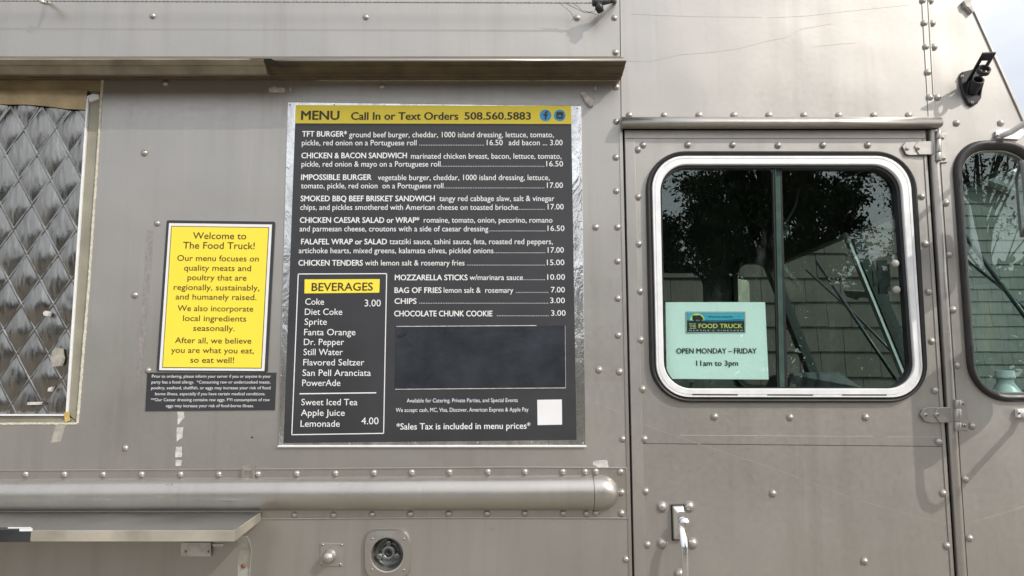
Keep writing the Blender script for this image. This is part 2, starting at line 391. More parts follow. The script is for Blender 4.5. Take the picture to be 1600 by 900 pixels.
# cab side above the door
mb = MB()
mb.prism([[(SEAM(YT)+1.0, YT), (1437, YT), (1438.5, 0), (1450, 187), (1450, 196), (SEAM(196)+1.4, 196), (SEAM(190)+1.2, 190)]], 0, -T)
cab = mb.build('cab_panel', M['paint'], truck)
rivets(cab, [(983.5+54.6*i, 180) for i in range(9)] + [(1442,1),(1444.5,36),(1447,73),(1450,113),(1453,152)], 0.001)
mb = MB(); mb.prism([[(1438.9, -20), (1449.6, -20), (1461, 187), (1450.4, 187)]], .0015, -.001)
mb.prism([[(1447.5, -20), (1450, -20), (1459.6, 150), (1457.2, 150)]], .0032, .0016)
mb.build('lap_seam', M['paint'], cab, bevel=.0008)
for ps in ([(1010,98),(1060,86),(1110,82),(1150,77),(1200,64),(1228,59),(1250,46),(1300,37)], [(1200,28),(1260,25),(1340,16),(1420,8)], [(1272,73),(1310,69),(1338,67)], [(985,22),(1080,26),(1190,27)], [(1004,96.5),(985,95.5),(972,95)]):
    mb = MB()
    for a, b in zip(ps, ps[1:]): line(mb, a, b, .32, .0004)
    mb.build('scratch', M['scratch dark'], cab)
# panel in front of the door, with the quarter window opening
QG = [(1485, 219.5), (1611, 219.5), (1786, 628), (1514, 628)]
QI = [(1500.5, 236), (1600, 236), (1758, 613), (1526, 613)]
front_loop = [(1437.4, YT), (EDGE(YT)-3, YT), (EDGE(0)-3, 0), (EDGE(300)-3, 300), (EDGE(900)-3, 900), (1990, YB), (HP1(YB)+2, YB), (HP1(900)+2, 900), (HP1(203)+2, 203), (1461.3, 190), (1450.6, 187), (1438.9, 0)]
mb = MB(); mb.prism([front_loop, rr(QI, [40, 40, 50, 45])], 0, -T)
front = mb.build('front_panel', M['paint'], truck)
rivets(front, [(1454,1),(1457,36),(1459.5,73),(1465,152),(1495,192),(1564,192),(1478.5,317),(1483,398),(1489.5,484),(1496,571),(1519,665.5),(1509,749),(1515.5,841)], .0012)
mb = MB()                                               # folded bright edge along the raked front
mb.prism([[(EDGE(YT)-5, YT), (EDGE(YT), YT), (EDGE(900), 900), (EDGE(900)-5, 900)]], .004, -.05)
mb.build('edge_trim', M['trim'], front, bevel=.002)
def gasket(mb, q0, q1, r0, r1, d0=.003, h=.014, mi=0):
    A = rr(q0, r0); B = rr(q1, r1); rings = []
    for t, d in ((0, 0.0003), (.04, .006), (.14, h*.8), (.3, h), (.55, h*.86), (.72, h*.7), (.86, h*.5), (.95, .002), (1.0, -.012)):
        rings.append(ring3([(a[0]+(b[0]-a[0])*t, a[1]+(b[1]-a[1])*t) for a, b in zip(A, B)], d))
    mb.loft(rings, mi)
mb = MB(); gasket(mb, QG, QI, [52, 46, 60, 62], [40, 38, 50, 46]); mb.build('window_gasket', M['rubber'], front)
mb = MB(); mb.prism([rr(ins(QI, -3), [40, 38, 50, 46])], -.008, -.012); mb.build('window_pane', M['glass'], front)

# hinge post between door and front panel
mb = MB(); rings = []
for y in (204, 420, 640, 900, YB):
    a, b = P(HP0(y), y), P(HP1(y), y); rings.append([Vector((a.x+(b.x-a.x)*(.5-.5*math.cos(t)), -.016*math.sin(t)**.8+.004, a.z)) for t in [math.pi*k/12 for k in range(13)]])
mb.loft(rings, 0, True, False); mb.build('hinge_post', M['trim'], truck)
mb = MB(); mb.box((P(SEAM(205)-6, 205).x, .012, .3), (P(HP1(900)+6, 900).x, .02, P(1200, 196).z))
# backing in the door gaps (a rebate frame, open in the middle)
mb = MB(); mb.prism([[(SEAM(205)-8, 190), (HP1(205)+8, 190), (HP1(YB)+8, YB), (SEAM(YB)-8, YB)], [(DL(225)+12, 225), (DR(225)-10, 225), (DR(YB-40)-10, YB-40), (DL(YB-40)+12, YB-40)]], -.016, -.03)
mb.build('door_rebate', M['seam'], truck)

# the cab door -------------------------------------------------------------------------------
G0 = [(1007,237),(1427.5,237),(1449.5,629.5),(1015.5,629)]
F0 = [(1016.5,245.5),(1417,245.5),(1440.5,621),(1025,620.5)]
F1 = [(1029.5,259),(1402.5,259),(1427.5,607),(1036.5,607)]
L1 = [(1033,263),(1398,263),(1422.5,605),(1040,605)]
mb = MB()
mb.prism([[(DL(205), 203.5), (DR(203.5), 203.5), (DR(500), 500), (DR(900), 900), (DR(YB-20), YB-20), (DL(YB-20), YB-20), (DL(900), 900), (DL(500), 500)], rr(F0, 52)], 0, -T)
door = mb.build('cab_door', M['paint'], truck)
# folded edge strips round the door
SL = lambda y: 991.5 + (y-215)*.0262
mb = MB()
mb.prism([[(DL(205)+.3, 204), (DR(205)-.3, 204), (DR(217)-.3, 216.5), (DL(217)+.3, 216.5)]], .0022, .0002)
mb.prism([[(DL(217)+.3, 217.2), (SL(217), 217.2), (SL(500), 500), (SL(900), 900), (DL(900)+.3, 900), (DL(500)+.3, 500)]], .0022, .0002)
mb.prism([[(DR(217)-5, 217.2), (DR(217)-.3, 217.2), (DR(500)-.3, 500), (DR(900)-.3, 900), (DR(900)-6, 900), (DR(500)-5.5, 500)]], .0026, .0002)
mb.build('edge_strip', M['paint'], door, bevel=.0009)
rivets(door, [(1005,226.5),(1075,226),(1145,226),(1216,227),(1286,226.5),(1356,226.5),(997,233.5),(997,307.5),(998,381),(1000,455),(1001,531),(1004,608),(1007,686),(1009,767.5),(1011.5,851),
              (1440.5,307),(1446,381),(1451,456),(1456,533),(1461,610),(1467,690),(1474,770.5),(1480,853),(1117,651),(1235,652),(1353,652),(1208,771),(1351,877)], .0012)
rivets(door, [(1034.5,792),(1077,791.5),(1035,849),(1082,849),(1062,897)], .0006, 1.5, 'fastener')  # the larger rivets round the door handle
mb = MB()
for (a, b, w) in (((986, 692.8), (1478, 697.6), .9),):
    line(mb, a, b, w, .0003)
mb.build('panel_seam', M['seam'], door)
mb = MB()
pts = [(986,655),(1030,672),(1060,683),(1120,703),(1200,729),(1265,753),(1330,778),(1375,791),(1420,803),(1484,820)]
for a, b in zip(pts, pts[1:]): line(mb, a, b, .5, .0004)
line(mb, (1062,680), (1365,682), 1.0, .0004); line(mb, (1385,682.3), (1470,682.6), .8, .0004)
mb.build('scratch', M['scratch'], door)
mb = MB(); pts = [(1520,815),(1560,804),(1640,778)]
for a, b in zip(pts, pts[1:]): line(mb, a, b, .8, .0004)
mb.build('scratch', M['scratch'], front)
mb = MB(); line(mb, (930,628), (969,645), .8, .0004); mb.build('scratch', M['scratch'], body)
# gasket, aluminium frame, black liner, panes
mb = MB(); gasket(mb, G0, F0, 62, 52, h=.016); mb.build('window_gasket', M['rubber'], door)
mb = MB(); A = rr(F0, 51); B = rr(F1, 42); rings = []
for t, d in ((0, -.012), (.0, .012), (.05, .0145), (.28, .0145), (.30, .012), (.34, .012), (.36, .0145), (.92, .0145), (1.0, .012), (1.0, -.014)):
    rings.append(ring3([(a[0]+(b[0]-a[0])*t, a[1]+(b[1]-a[1])*t) for a, b in zip(A, B)], d))
mb.loft(rings, 0, False)
for q in ([(1080,615.2),(1150,615.6),(1150,617.6),(1080,617.2)], [(1196,615.8),(1267,616.2),(1267,618),(1196,617.6)], [(1312,616),(1381,616),(1381,617.8),(1312,617.8)]):
    quad(mb, q, .0152, 1)
mb.build('window_frame', [M['alu'], M['seam']], door)
mb = MB(); A = rr(F1, 42); B = rr(L1, 40)
mb.loft([ring3(A, -.001), ring3(A, .004), ring3(B, .004), ring3(B, -.02)], 0, False); mb.build('window_liner', M['black'], door)
mb = MB(); LL = rr(ins(L1, -2), 41)
half = lambda y: 1212.5 + (y-260)*.021
def clip(loop, keep_left):
    out = []; n = len(loop)
    for i in range(n):
        a, b = loop[i], loop[(i+1) % n]; sa = a[0]-half(a[1]); sb = b[0]-half(b[1])
        if (sa <= 0) == keep_left: out.append(a)
        if sa*sb < 0: t = sa/(sa-sb); out.append((a[0]+(b[0]-a[0])*t, a[1]+(b[1]-a[1])*t))
    return out
mb.prism([clip(LL, True)], -.006, -.010); mb.build('window_pane', M['glass'], door)
mb = MB(); mb.prism([clip(LL, False)], -.013, -.017); mb.build('window_pane', M['glass'], door)
mb = MB()
H = lambda y, k: half(y)+k
def vbar(k0, k1, d0, d1, mi): mb.prism([[(H(261, k0), 261), (H(261, k1), 261), (H(606, k1*1.25), 606), (H(606, k0), 606)]], d0, d1, mi)
vbar(-4.5, -1.6, -.002, -.011, 0); vbar(-1.5, -.4, .001, -.011, 2); vbar(.7, 9, -.010, -.0125, 2); vbar(9, 10.5, -.009, -.012, 0)
mb.build('window_divider', [M['black'], M['alu'], simple('green glass edge', (.06, .10, .085), .2, 0, .2, 20)], door)
# latch with two grey knobs
mb = MB()
mb.prism([[(1376,405),(1391,405),(1393,458),(1379,458)]], -.018, -.026, 0); mb.prism([[(1369,422),(1377,421),(1379,446),(1371,446)]], -.018, -.026, 0)
for x, y in ((1399, 411.5), (1401, 452.5)):
    w = P(x, y); mb.lathe((w.x, .014, w.z), [(.0, 0), (.006, 0), (.006, .008), (.0098, .010), (.0105, .015), (.008, .019), (.0, .020)], 20, 1)
mb.prism([[(1391,411),(1395,411),(1397,453),(1393,453)]], -.018, -.024, 0)
mb.build('window_latch', [M['black'], simple('grey knob', (.42, .41, .39), .45)], door)
# handle
mb = MB()
mb.prism([[(1047.8,788.5),(1068.6,788),(1070.4,842.5),(1049.8,844.3)]], .004, .0002, 1)
q = [(1049,789.5),(1068,789),(1069.5,841.5),(1051,843)]
A = ring3(rr(q, 2, 3), .004); B = ring3(rr(ins(q, 1.5), 2, 3), .013); C = ring3(rr([(1056,798),(1067,797),(1069,828),(1059,832)], 3, 3), .020)
mb.loft([A, B, C], 0, False, True, True)
w = P(1065, 813); mb.lathe((w.x, -.012, w.z), [(.0135, 0), (.0135, .022), (.0115, .026), (.007, .026), (.006, .0285), (0, .0285)], 24)
mb.box((w.x-.0008, -.0415, w.z-.004), (w.x+.0008, -.0402, w.z+.004), 1)
path = []
for x, y, d in ((1064,818,.030),(1065.5,829,.040),(1068,842,.052),(1069.5,856,.058),(1070.5,880,.060),(1072,930,.062),(1073,975,.058),(1073,990,.052)):
    path.append(P(x, y, d))
rings = []
for i, p in enumerate(path):
    wd = [.0075,.0085,.0115,.0105,.0096,.0098,.009,.005][i]
    rings.append([p+Vector((math.copysign(abs(math.cos(a))**.8, math.cos(a))*wd*.92, -abs(math.sin(a))**.85*math.copysign(1, math.sin(a))*wd*.6, 0)) for a in [2*math.pi*k/14 for k in range(14)]])
mb.loft(rings, 0, True, True, True)
mb.build('door_handle', [M['chrome'], M['seam']], door)

# hinges
def hinge(outer_px, neck, barrel, plate, s_door, s_plate):
    mb = MB(); mb.prism([outer_px], .0075, .0015); mb.prism([neck], .0105, .0076)
    (x0, x1, y0, y1) = barrel; a, b = P((x0+x1)/2, y0), P((x0+x1)/2, y1); r = (P(x1, y0).x-P(x0, y0).x)/2
    for t0, t1 in ((0, .27), (.285, .715), (.73, 1)):
        mb.tube([(a.x+(b.x-a.x)*t0, -.016, a.z+(b.z-a.z)*t0), (a.x+(b.x-a.x)*t1, -.016, a.z+(b.z-a.z)*t1)], r, 14)
    mb.prism([plate], .005, .001)
    h = mb.build('door_hinge', M['trim'], truck, bevel=.0008)
    screws(h, s_door[:1], .0075); screws(h, s_door[1:], .0105); screws(h, s_plate, .005)
hinge([(1408,230),(1413,223.5),(1432,222.5),(1458,222),(1459,243),(1420,243.5),(1414,242)], [(1426,230),(1432,222.5),(1458,222),(1459,243),(1433,243)],
      (1456.5, 1465.5, 208, 254), [(1463,210),(1478,209.5),(1480,254),(1465,255)], [(1417,232.5),(1434.5,232)], [(1472.5,215.5),(1474.5,248)])
hinge([(1436,648),(1440,639),(1446,636.5),(1488,636),(1489,660),(1450,660),(1442,657)], [(1456,648),(1462,637),(1488,636.2),(1489,659.8),(1465,659.8)],
      (1485, 1496.5, 624.5, 672), [(1494,624.5),(1509,624.5),(1511,672),(1496,672)], [(1446.5,648.5),(1464.5,648)], [(1504,630.5),(1506.5,665)])

# drip rail over the door
mb = MB(); prof = [(183.5, .0005), (182.5, .018), (183.5, .030), (187, .037), (192, .038), (196, .034), (199, .024), (201, .012), (202, .0005)]
def rail(mb, prof, xs, mi=0, cap=True):
    rings = []
    for x in xs:
        x0 = P(x, prof[0][0]).x; rings.append([Vector((x0, -d, P(800, y, d).z)) for y, d in prof])
    mb.loft(rings, mi, True, True, cap)
rail(mb, prof, (969.5, 1100, 1300, 1461)); mb.build('door_drip_rail', M['trim'], truck)

# long rail over the serving side
mb = MB()
rail(mb, [(88, .0005), (91, .108), (93.5, .1195), (95.8, .121), (96.8, .120), (102.6, .096), (105.6, .0945), (106.2, .090), (115.6, .054), (118.4, .0525), (120.2, .030), (122.6, .0285), (125.5, .0006)], (XL, -200, 436, 700, 968), 0)
for k in range(len(mb.sm)): mb.sm[k] = False
mb.build('serving_rail', M['rail'], truck, bevel=.0006)
mb = MB(); rail(mb, [(91.2, .119), (92.2, .1225), (95.4, .1235), (96.0, .1212)], (440, 700, 967.5), 0); mb.build('rail_lip', M['trim'], truck)
mb = MB()
rail(mb, [(91.5, .126), (93.2, .1275), (101.5, .118), (102.5, .1145), (115.8, .098), (117, .094), (119, .06), (110, .06), (100, .1)], (XL, -200, 436.5), 0)
for k in range(len(mb.sm)): mb.sm[k] = False
mb.build('rail_channel', M['rail2'], truck, bevel=.001)
mb = MB(); mb.hexa([P(390,91.6,.1285),P(424,91.4,.1285),P(440,103.5,.117),P(437,103.5,.117),P(390,92.6,.122),P(424,92.6,.122),P(440,104,.112),P(437,104,.112)]); mb.build('rail_gap_seal', M['seam'], truck)
mb = MB(); mb.prism([[(XL, 121), (430, 121.5), (540, 123), (700, 123.5), (968, 124), (968, 126.3), (700, 126), (560, 126.5), (500, 126), (445, 124), (XL, 123.5)]], .004, .0002); mb.build('caulk_bead', simple('yellowed caulk', (.5, .44, .24), .7, 0, .4, 50, .5), truck)

# belt moulding ---------------------------------------------------------------------------------
BT = lambda x: 734 - x*.0045                            # upper flange top
mb = MB()
mb.prism([[(XL, 741), (0, 734.2), (430, 732), (800, 729), (979, 730.3), (980.5, 810), (700, 809), (410, 811.5), (XL, 817)]], .0018, .0002)
belt = mb.build('belt_moulding', M['trim'], truck, bevel=.0008)
mb = MB(); pts = [(XL, 740.5), (0, 735.2), (430, 733), (800, 730), (979, 731.3)]
for a, b in zip(pts, pts[1:]): mb.prism([[(a[0], a[1]-1.2), (b[0], b[1]-1.2), (b[0], b[1]+1), (a[0], a[1]+1)]], .004, .0019)
pts = [(410, 810.8), (700, 808.5), (980, 809.5)]
for a, b in zip(pts, pts[1:]): mb.prism([[(a[0], a[1]-.8), (b[0], b[1]-.8), (b[0], b[1]+.8), (a[0], a[1]+.8)]], .0035, .0019)
mb.prism([[(977.5, 731), (979.5, 731), (981, 810), (979, 810)]], .0035, .0019)
mb.build('flange_lip', M['trim'], belt, bevel=.0008)
mb = MB(); rings = []
def half_tube(xc, f):
    yt = 748.5 - max(0, xc)*.0068; yb = 797.5 - max(0, xc)*.0012; ym = (yt+yb)/2; hh = (yb-yt)/2*f
    R = []
    for k in range(17):
        t = math.pi*k/16; R.append(Vector((P(xc, ym).x, -.0019-.040*f**.8*math.sin(t)**.9, P(xc, ym - hh*math.cos(t)).z)))
    return R
for x in (XL, -300, 0, 200, 400, 600, 800, 900): rings.append(half_tube(x, 1.0))
rings.append(half_tube(925.8, 1)); 
mb.loft(rings, 0, True, False)
rings = [half_tube(926.6, 1.012)]
for k in range(0, 11): a = math.pi/2*k/10; rings.append(half_tube(938 + 28.5*math.sin(a), max(.02, 1.012*math.cos(a))))
mb.loft(rings, 0, True, False)
mb.build('bumper_tube', M['trim'], belt)
rivets(belt, [(40,741),(100.5,741),(161,741),(221,741),(282,741),(342,741),(403,740.5),(463.5,740),(524,739.5),(584,738.5),(643,738),(702,737.5),(762,737),(820,737),(879,737),(914,737),(930.5,736.5),(969.5,737),
              (460,805),(521,805),(581.5,804),(641,803.5),(701,803),(761,802.5),(820,802),(880,802),(916,802.5),(931,801.5),(971,802),(971,769.5)], .0019)
mb = MB(); mb.prism([[(380,731),(383,727),(385.5,733),(385,748),(380,750)]], .012, .002); mb.prism([[(395,732),(399,727),(400.5,748),(397,751)]], .012, .002); mb.prism([[(382,733),(398,733),(397,750),(382,750)]], .005, .002)
mb.build('catch', M['trim'], belt, bevel=.0006)
scrap('paint_chip', [(112,760),(118,758.5),(125,760),(132,757.5),(131,763),(125,769),(114,765)], M['tape brown'], .0355, belt)
scrap('paint_chip', [(268,754),(278,753),(273,756.5),(275,760),(266,761)], M['tape brown'], .0335, belt)

# service window with silver quilt -------------------------------------------------------------
sw = empty('service_window', P(40, 661), truck)
RX = lambda y: 160.5 - (y-122)*.0737                     # frame, outer right edge
FX = lambda y: 135.5 - (y-160)*.0665                     # frame, inner right edge (glass)
mb = MB()
mb.prism([[(FX(142)+3.5, 142), (RX(142)-1, 142), (RX(661)-1, 660.5), (FX(650)+3, 648)]], -.004, -.03)
mb.prism([[(XL+800, 651), (FX(651)+2.5, 651), (RX(661)-1.2, 660.6), (XL+800, 660.6)]], -.0045, -.03)
mb.build('window_channel', M['channel'], sw, bevel=.001)
mb = MB()
mb.prism([[(FX(150), 150), (FX(150)+3, 150), (FX(648)+2.6, 648), (FX(648), 648)]], .003, -.03)
mb.prism([[(XL+800, 647.5), (FX(648)+2.6, 647.5), (FX(650)+2.4, 650), (XL+800, 650)]], .0026, -.03)
mb.prism([[(139.5,150),(148,147.5),(156,149),(156.5,154.5),(141,160)]], .006, -.01)
mb.build('window_frame', M['alu'], sw, bevel=.0007)
o = scrap('caulk_line', [(158.5,123),(162.5,123),(155.5,225),(140.5,450),(123,661),(119.5,661.5),(137,450),(152.8,225)], M['caulk'], .0018, sw)
o = scrap('caulk_line', [(-300,660.4),(121,660),(121,663.2),(-300,663.5)], M['caulk'], .0016, sw)
mb = MB(); mb.prism([[(XL+800, 122.8), (159.3, 122.8), (158.2, 141.8), (XL+800, 141.8)]], -.004, -.03); mb.build('header_board', M['brown'], sw, bevel=.001)
mb = MB(); r0 = []; r1 = []; r2 = []
for i in range(26):
    x = -700 + 836*i/25 if i < 25 else 136; yl = 159 + (max(x, -100)/136)*10 + 1.2*math.sin(i*1.9)
    r0.append(Vector((P(x, 140).x, .003, P(x, 140).z))); r1.append(Vector((P(x, 150).x, -.004, P(x, (140+yl)/2).z))); r2.append(Vector((P(x, 160).x, .014+.002*math.sin(i*1.3), P(x, yl).z)))
mb.loft([r0, r1, r2], 0, True, False); mb.build('tape_strip', simple('brown packing tape', (.60, .49, .31), .35, .1, .3, 14, .3), sw)
scrap('tape_scrap', [(101,645),(108,643),(110,657),(103,660)], simple('amber tape', (.55, .40, .12), .4, 0, .3, 40), .0032, sw)
mb = MB(); N1, N2 = 250, 420
def qh(x, y):
    u = (x-.53*y)/50 + .52; v = (x+.74*y)/50 - 5.53
    fu, fv = u-math.floor(u), v-math.floor(v); iu, iv = math.floor(u), math.floor(v)
    a = abs(math.sin(math.pi*fu)); b = abs(math.sin(math.pi*fv))
    rnd = random.Random(iu*131+iv*17); k = rnd.uniform(.7, 1.25); ph = rnd.uniform(0, 6); tl = rnd.uniform(-.5, .5)
    h = .72*k*(a*b)**.6
    e = min(fu, 1-fu, fv, 1-fv); h += .22*math.exp(-(e/.024)**2) + .22*tl*(fu-fv) + .10*rnd.uniform(-1, 1)*(fu+fv-1)
    n_ = noise.noise(Vector((x*.11, y*.030, iu*3.1+iv*1.7))) + .6*noise.noise(Vector((x*.23+9, y*.05, 4.2)))
    h += .17*n_*(a*b)**.35
    return h
vs_ = []; fs_ = []
for j in range(N2+1):
    y = 145 + (650-145)*j/N2
    for i in range(N1+1):
        x = -70 + (FX(y)+1+70)*i/N1; w = P(x, y); vs_.append((w.x, .024-.0085*qh(x, y), w.z))
for j in range(N2):
    for i in range(N1): a = j*(N1+1)+i; fs_.append((a, a+1, a+N1+2, a+N1+1))
mb.add(vs_, fs_, 0, True); quilt = mb.build('quilted_panel', M['foil'], sw)
mb = MB(); mb.prism([[(-700, 140), (-70, 140), (-70, 652), (-700, 652)]], -.028, -.034); mb.prism([[(-700, 125), (150, 125), (118, 660), (-700, 660)]], -.036, -.04); mb.build('backing_board', M['channel'], sw)
scrap('tape_scrap', [(82,548),(87,543),(95,545),(98,560),(94,572),(82,573),(79,562)], M['tape brown'], -.0118, sw)
scrap('tape_scrap', [(43,628.5),(62,628),(61,632.5),(42,632.5)], M['tape'], -.0118, sw)
scrap('tape_scrap', [(75,606),(82,604),(78,612),(74,611)], M['tape'], -.0118, sw)
scrap('tape_scrap', [(67,488),(71,485),(77,488),(75,494),(68,493)], M['tape'], -.0118, sw)

# serving shelf --------------------------------------------------------------------------------
D = .245
shelf = empty('serving_shelf', P(100, 800), truck)
zt = P(200, 800).z; xr = P(408, 800).x; xl = -3.2; xc = xr - .0
zb = P(200, 846, D).z
mb = MB()
fr = P(366, 829, D).x
mb.hexa([(xl, -D, zt), (fr, -D, zt), (xr, -.001, zt), (xl, -.001, zt), (xl, -D, zt-.004), (fr, -D, zt-.004), (xr, -.001, zt-.004), (xl, -.001, zt-.004)])
mb.build('shelf_top', simple('stainless shelf', (.40, .39, .375), .34, .85, .08, 6), shelf, bevel=.0008)
mb = MB()
mb.hexa([(xl, -D-.0015, zt+.001), (fr+.001, -D-.0015, zt+.001), (fr+.001, -D-.0015, zb), (xl, -D-.0015, zb), (xl, -D+.0018, zt+.001), (fr, -D+.0018, zt+.001), (fr, -D+.0018, zb), (xl, -D+.0018, zb)])
mb.hexa([(fr+.002, -D-.001, zt+.001), (xr+.002, -.002, zt+.001), (xr+.002, -.002, zt-.022), (fr+.002, -D-.001, zb), (fr-.001, -D, zt+.001), (xr-.001, -.002, zt+.001), (xr-.001, -.002, zt-.022), (fr-.001, -D, zb)])
mb.build('shelf_lip', simple('grimy shelf lip', (.52, .48, .40), .42, .5, .22, 9), shelf, bevel=.0008)
mb = MB(); x1 = P(49, 830, D).x
mb.hexa([(xl, -D-.003, zt+.003), (x1, -D-.003, zt+.003), (x1, -D-.003, zb-.001), (xl, -D-.003, zb-.001), (xl, -D+.004, zt+.003), (x1, -D+.004, zt+.003), (x1, -D+.004, zb-.001), (xl, -D+.004, zb-.001)])
mb.hexa([(xl, -D-.002, zt+.0022), (x1-.01, -D-.002, zt+.0022), (x1-.035, -D+.03, zt+.0022), (xl, -D+.036, zt+.0022), (xl, -D-.002, zt+.0004), (x1-.01, -D-.002, zt+.0004), (x1-.035, -D+.03, zt+.0004), (xl, -D+.036, zt+.0004)])
mb.build('black_tape', M['tape black'], shelf)
mb = MB()
for (x0, x2, y0, y2) in ((32, 52, 825, 829.5), (14, 50, 823.2, 825.2)):
    a = P(x0, y2, D); b = P(x2, y2, D); zz = P(x0, y0, D).z
    mb.box((a.x, -D-.0042, a.z), (b.x, -D-.0031, zz))
mb.build('torn_tape_edge', M['white'], shelf)
mb = MB(); mb.prism([[(286,846),(332,846),(331.5,868),(285.5,867.5)]], .012, .008); mb.prism([[(338,846),(354,846),(354,850),(340,850)]], .03, .02)
br = mb.build('bracket_plate', M['galv'], shelf, bevel=.001)
screws(br, [(290.5,862),(326.5,862)], .012, .8)
mb = MB(); pa = [P(377, 838, .16), P(381, 846, .14), P(384, 860, .11), P(382, 885, .085), P(381, 930, .07), P(381, 1010, .05)]
rings = []
for i, p in enumerate(pa):
    wd = .0165; rings.append([p+Vector((-wd, .002, 0)), p+Vector((-wd, -.002, .001)), p+Vector((wd*.55, -.002, .001)), p+Vector((wd, -.006, 0)), p+Vector((wd, -.003, 0)), p+Vector((wd*.6, .002, 0))])
mb.loft(rings, 0, False, True, True); st = mb.build('shelf_strut', M['galv'], shelf, bevel=.0006)
rivets(st, [(380.5, 884)], .0895, .7, 'rusty_bolt', None)
st.children[0].data = RIV.copy(); st.children[0].data.materials[0] = simple('rusty bolt', (.25, .10, .06), .8, .2, .3, 90)

# knob on a square plate, and the round inlet ------------------------------------------------------------
kp = empty('knob_fitting', P(518, 885), truck)
mb = MB(); mb.prism([[(501,848),(536.5,848.5),(536,884.5),(500.5,884)]], .003, .0002); pl = mb.build('fitting_plate', M['paint'], kp, bevel=.0008)
screws(pl, [(504,851.5),(533.5,851.5),(502.5,881.5),(531.5,882)], .003, .6)
w = P(516, 868); mb = MB(); mb.lathe((w.x, -.003, w.z), [(.017, 0), (.017, .006), (.0145, .0065), (.0145, .014), (.0150, .026), (.012, .031), (.0, .033)], 24); mb.build('knob', M['rivet'], kp)
fl = empty('round_inlet', P(607, 900), truck)
def squircle(cx, cy, rx, ry, n=64, e=4.2):
    out = []
    for k in range(n):
        t = 2*math.pi*k/n; c, s_ = math.cos(t), math.sin(t); r = (abs(c)**e+abs(s_)**e)**(-1/e); out.append((cx+rx*r*c, cy+ry*r*s_))
    return out
CX, CY = 606, 865
mb = MB(); S0 = squircle(CX, CY, 36.5, 39); S1 = squircle(CX, CY, 34.5, 37); S2 = circle(CX, CY, 26.5, 64, 27.5); S3 = circle(CX, CY, 24.8, 64, 26)
mb.loft([ring3(S0, .0002), ring3(S0, .006), ring3(S1, .011), ring3(S2, .013), ring3(S3, .012), ring3(S3, -.028)], 0, False)
mb.build('inlet_bezel', M['trim'], fl)
screws(fl, [(582,842),(631,842),(581,890),(631,891)], .0115, .55)
mb = MB(); w = P(CX, CY)
mb.lathe((w.x, .028, w.z), [(.044, 0), (.040, .001), (.036, .0045), (.030, .006), (.028, .004), (.019, .004), (.019, .022), (.0145, .023), (.0105, .023), (.0105, -.01), (0, -.01)], 36)
for a in (90, 200, 340):
    t = math.radians(a); c = Vector((w.x+.025*math.cos(t), .012, w.z+.025*math.sin(t))); mb.lathe(c, [(.0085, -.008), (.0085, .006), (.006, .008), (0, .008)], 16)
mb.build('inlet_socket', simple('grey cast metal', (.20, .215, .21), .32, .75, .3, 30), fl)
mb = MB(); mb.lathe((w.x, .006, w.z), [(.0098, 0), (.0094, .0015), (.006, .0), (0, -.006)], 20); mb.build('inlet_core', M['dark'], fl)

# flag pole bracket ---------------------------------------------------------------------------------
fb = empty('flagpole_bracket', P(1518, 140), truck)
mb = MB(); pts = [(1498,120),(1501,114),(1507,112.5),(1513,111),(1520,109),(1526,112),(1531,120),(1533,138),(1531,154),(1525,163),(1517,167),(1510,163),(1503,150),(1499,136)]
mb.loft([ring3(pts, .0002), ring3(pts, .006), ring3([(1516+(x-1516)*.92, 138+(y-138)*.94) for x, y in pts], .009)], 0, False, True, True)
c0 = P(1519, 141, .006); tip = P(1549, 89, .112); ax = (tip-c0); BL_ = ax.length; ax.normalize(); sd = ax.cross(Vector((0, 0, 1))).normalized(); nr = sd.cross(ax)
def cyl(mb, c, r0, r1, h, n=20, ri=None):
    c = Vector(c); mb.lathe(c, [(r0, 0), (r1, h), (r1*.72 if ri is None else ri, h), (r0*.6, .004)], n, 0, ax)
cyl(mb, c0, .018, .0165, .040)
for s_ in (-1, 1):                                     # gusset fins
    a = c0 + sd*s_*.0175; mb.hexa([a+ax*.03, a+ax*.03+sd*s_*.003, a+Vector((0,.006,-.028))+sd*s_*.003, a+Vector((0,.006,-.028)), a+ax*.03+nr*.006, a+ax*.03+nr*.006+sd*s_*.003, a+Vector((0,.006,-.005))+sd*s_*.003, a+Vector((0,.006,-.005))])
back = c0 - nr*.0 ; bn = nr if nr.y > 0 else -nr         # rear spine of the holder, with a square window
def slab(l0, l1, w0, w1, off=.0155, th=.005):
    a = c0+bn*off; mb.hexa([a+ax*l0+sd*w0, a+ax*l1+sd*w0, a+ax*l1+sd*w1, a+ax*l0+sd*w1, a+ax*l0+sd*w0+bn*th, a+ax*l1+sd*w0+bn*th, a+ax*l1+sd*w1+bn*th, a+ax*l0+sd*w1+bn*th])
slab(.0, BL_*.9, -.0175, -.009); slab(.0, BL_*.9, .009, .0175); slab(BL_*.5, BL_*.62, -.009, .009); slab(BL_*.78, BL_, -.0175, .0175); slab(.0, BL_*.3, -.009, .009)
c1 = c0+ax*BL_*.56; mb.lathe(c1, [(.0175, 0), (.0175, .012), (.0125, .012), (.0125, 0), (.0175, 0)], 24, 0, ax)
mb.build('holder', M['black'], fb, bevel=.0006)
screws(fb, [(1503.5,119.5),(1519,160)], .009, .8)
# light clip near the roof
mb = MB(); mb.prism([[(1502,4),(1509,0),(1514,3),(1515,13),(1519,20),(1516,22.5),(1510,15),(1505,12)]], .012, .0002); mb.build('light_clip', M['tape'], front, bevel=.001)

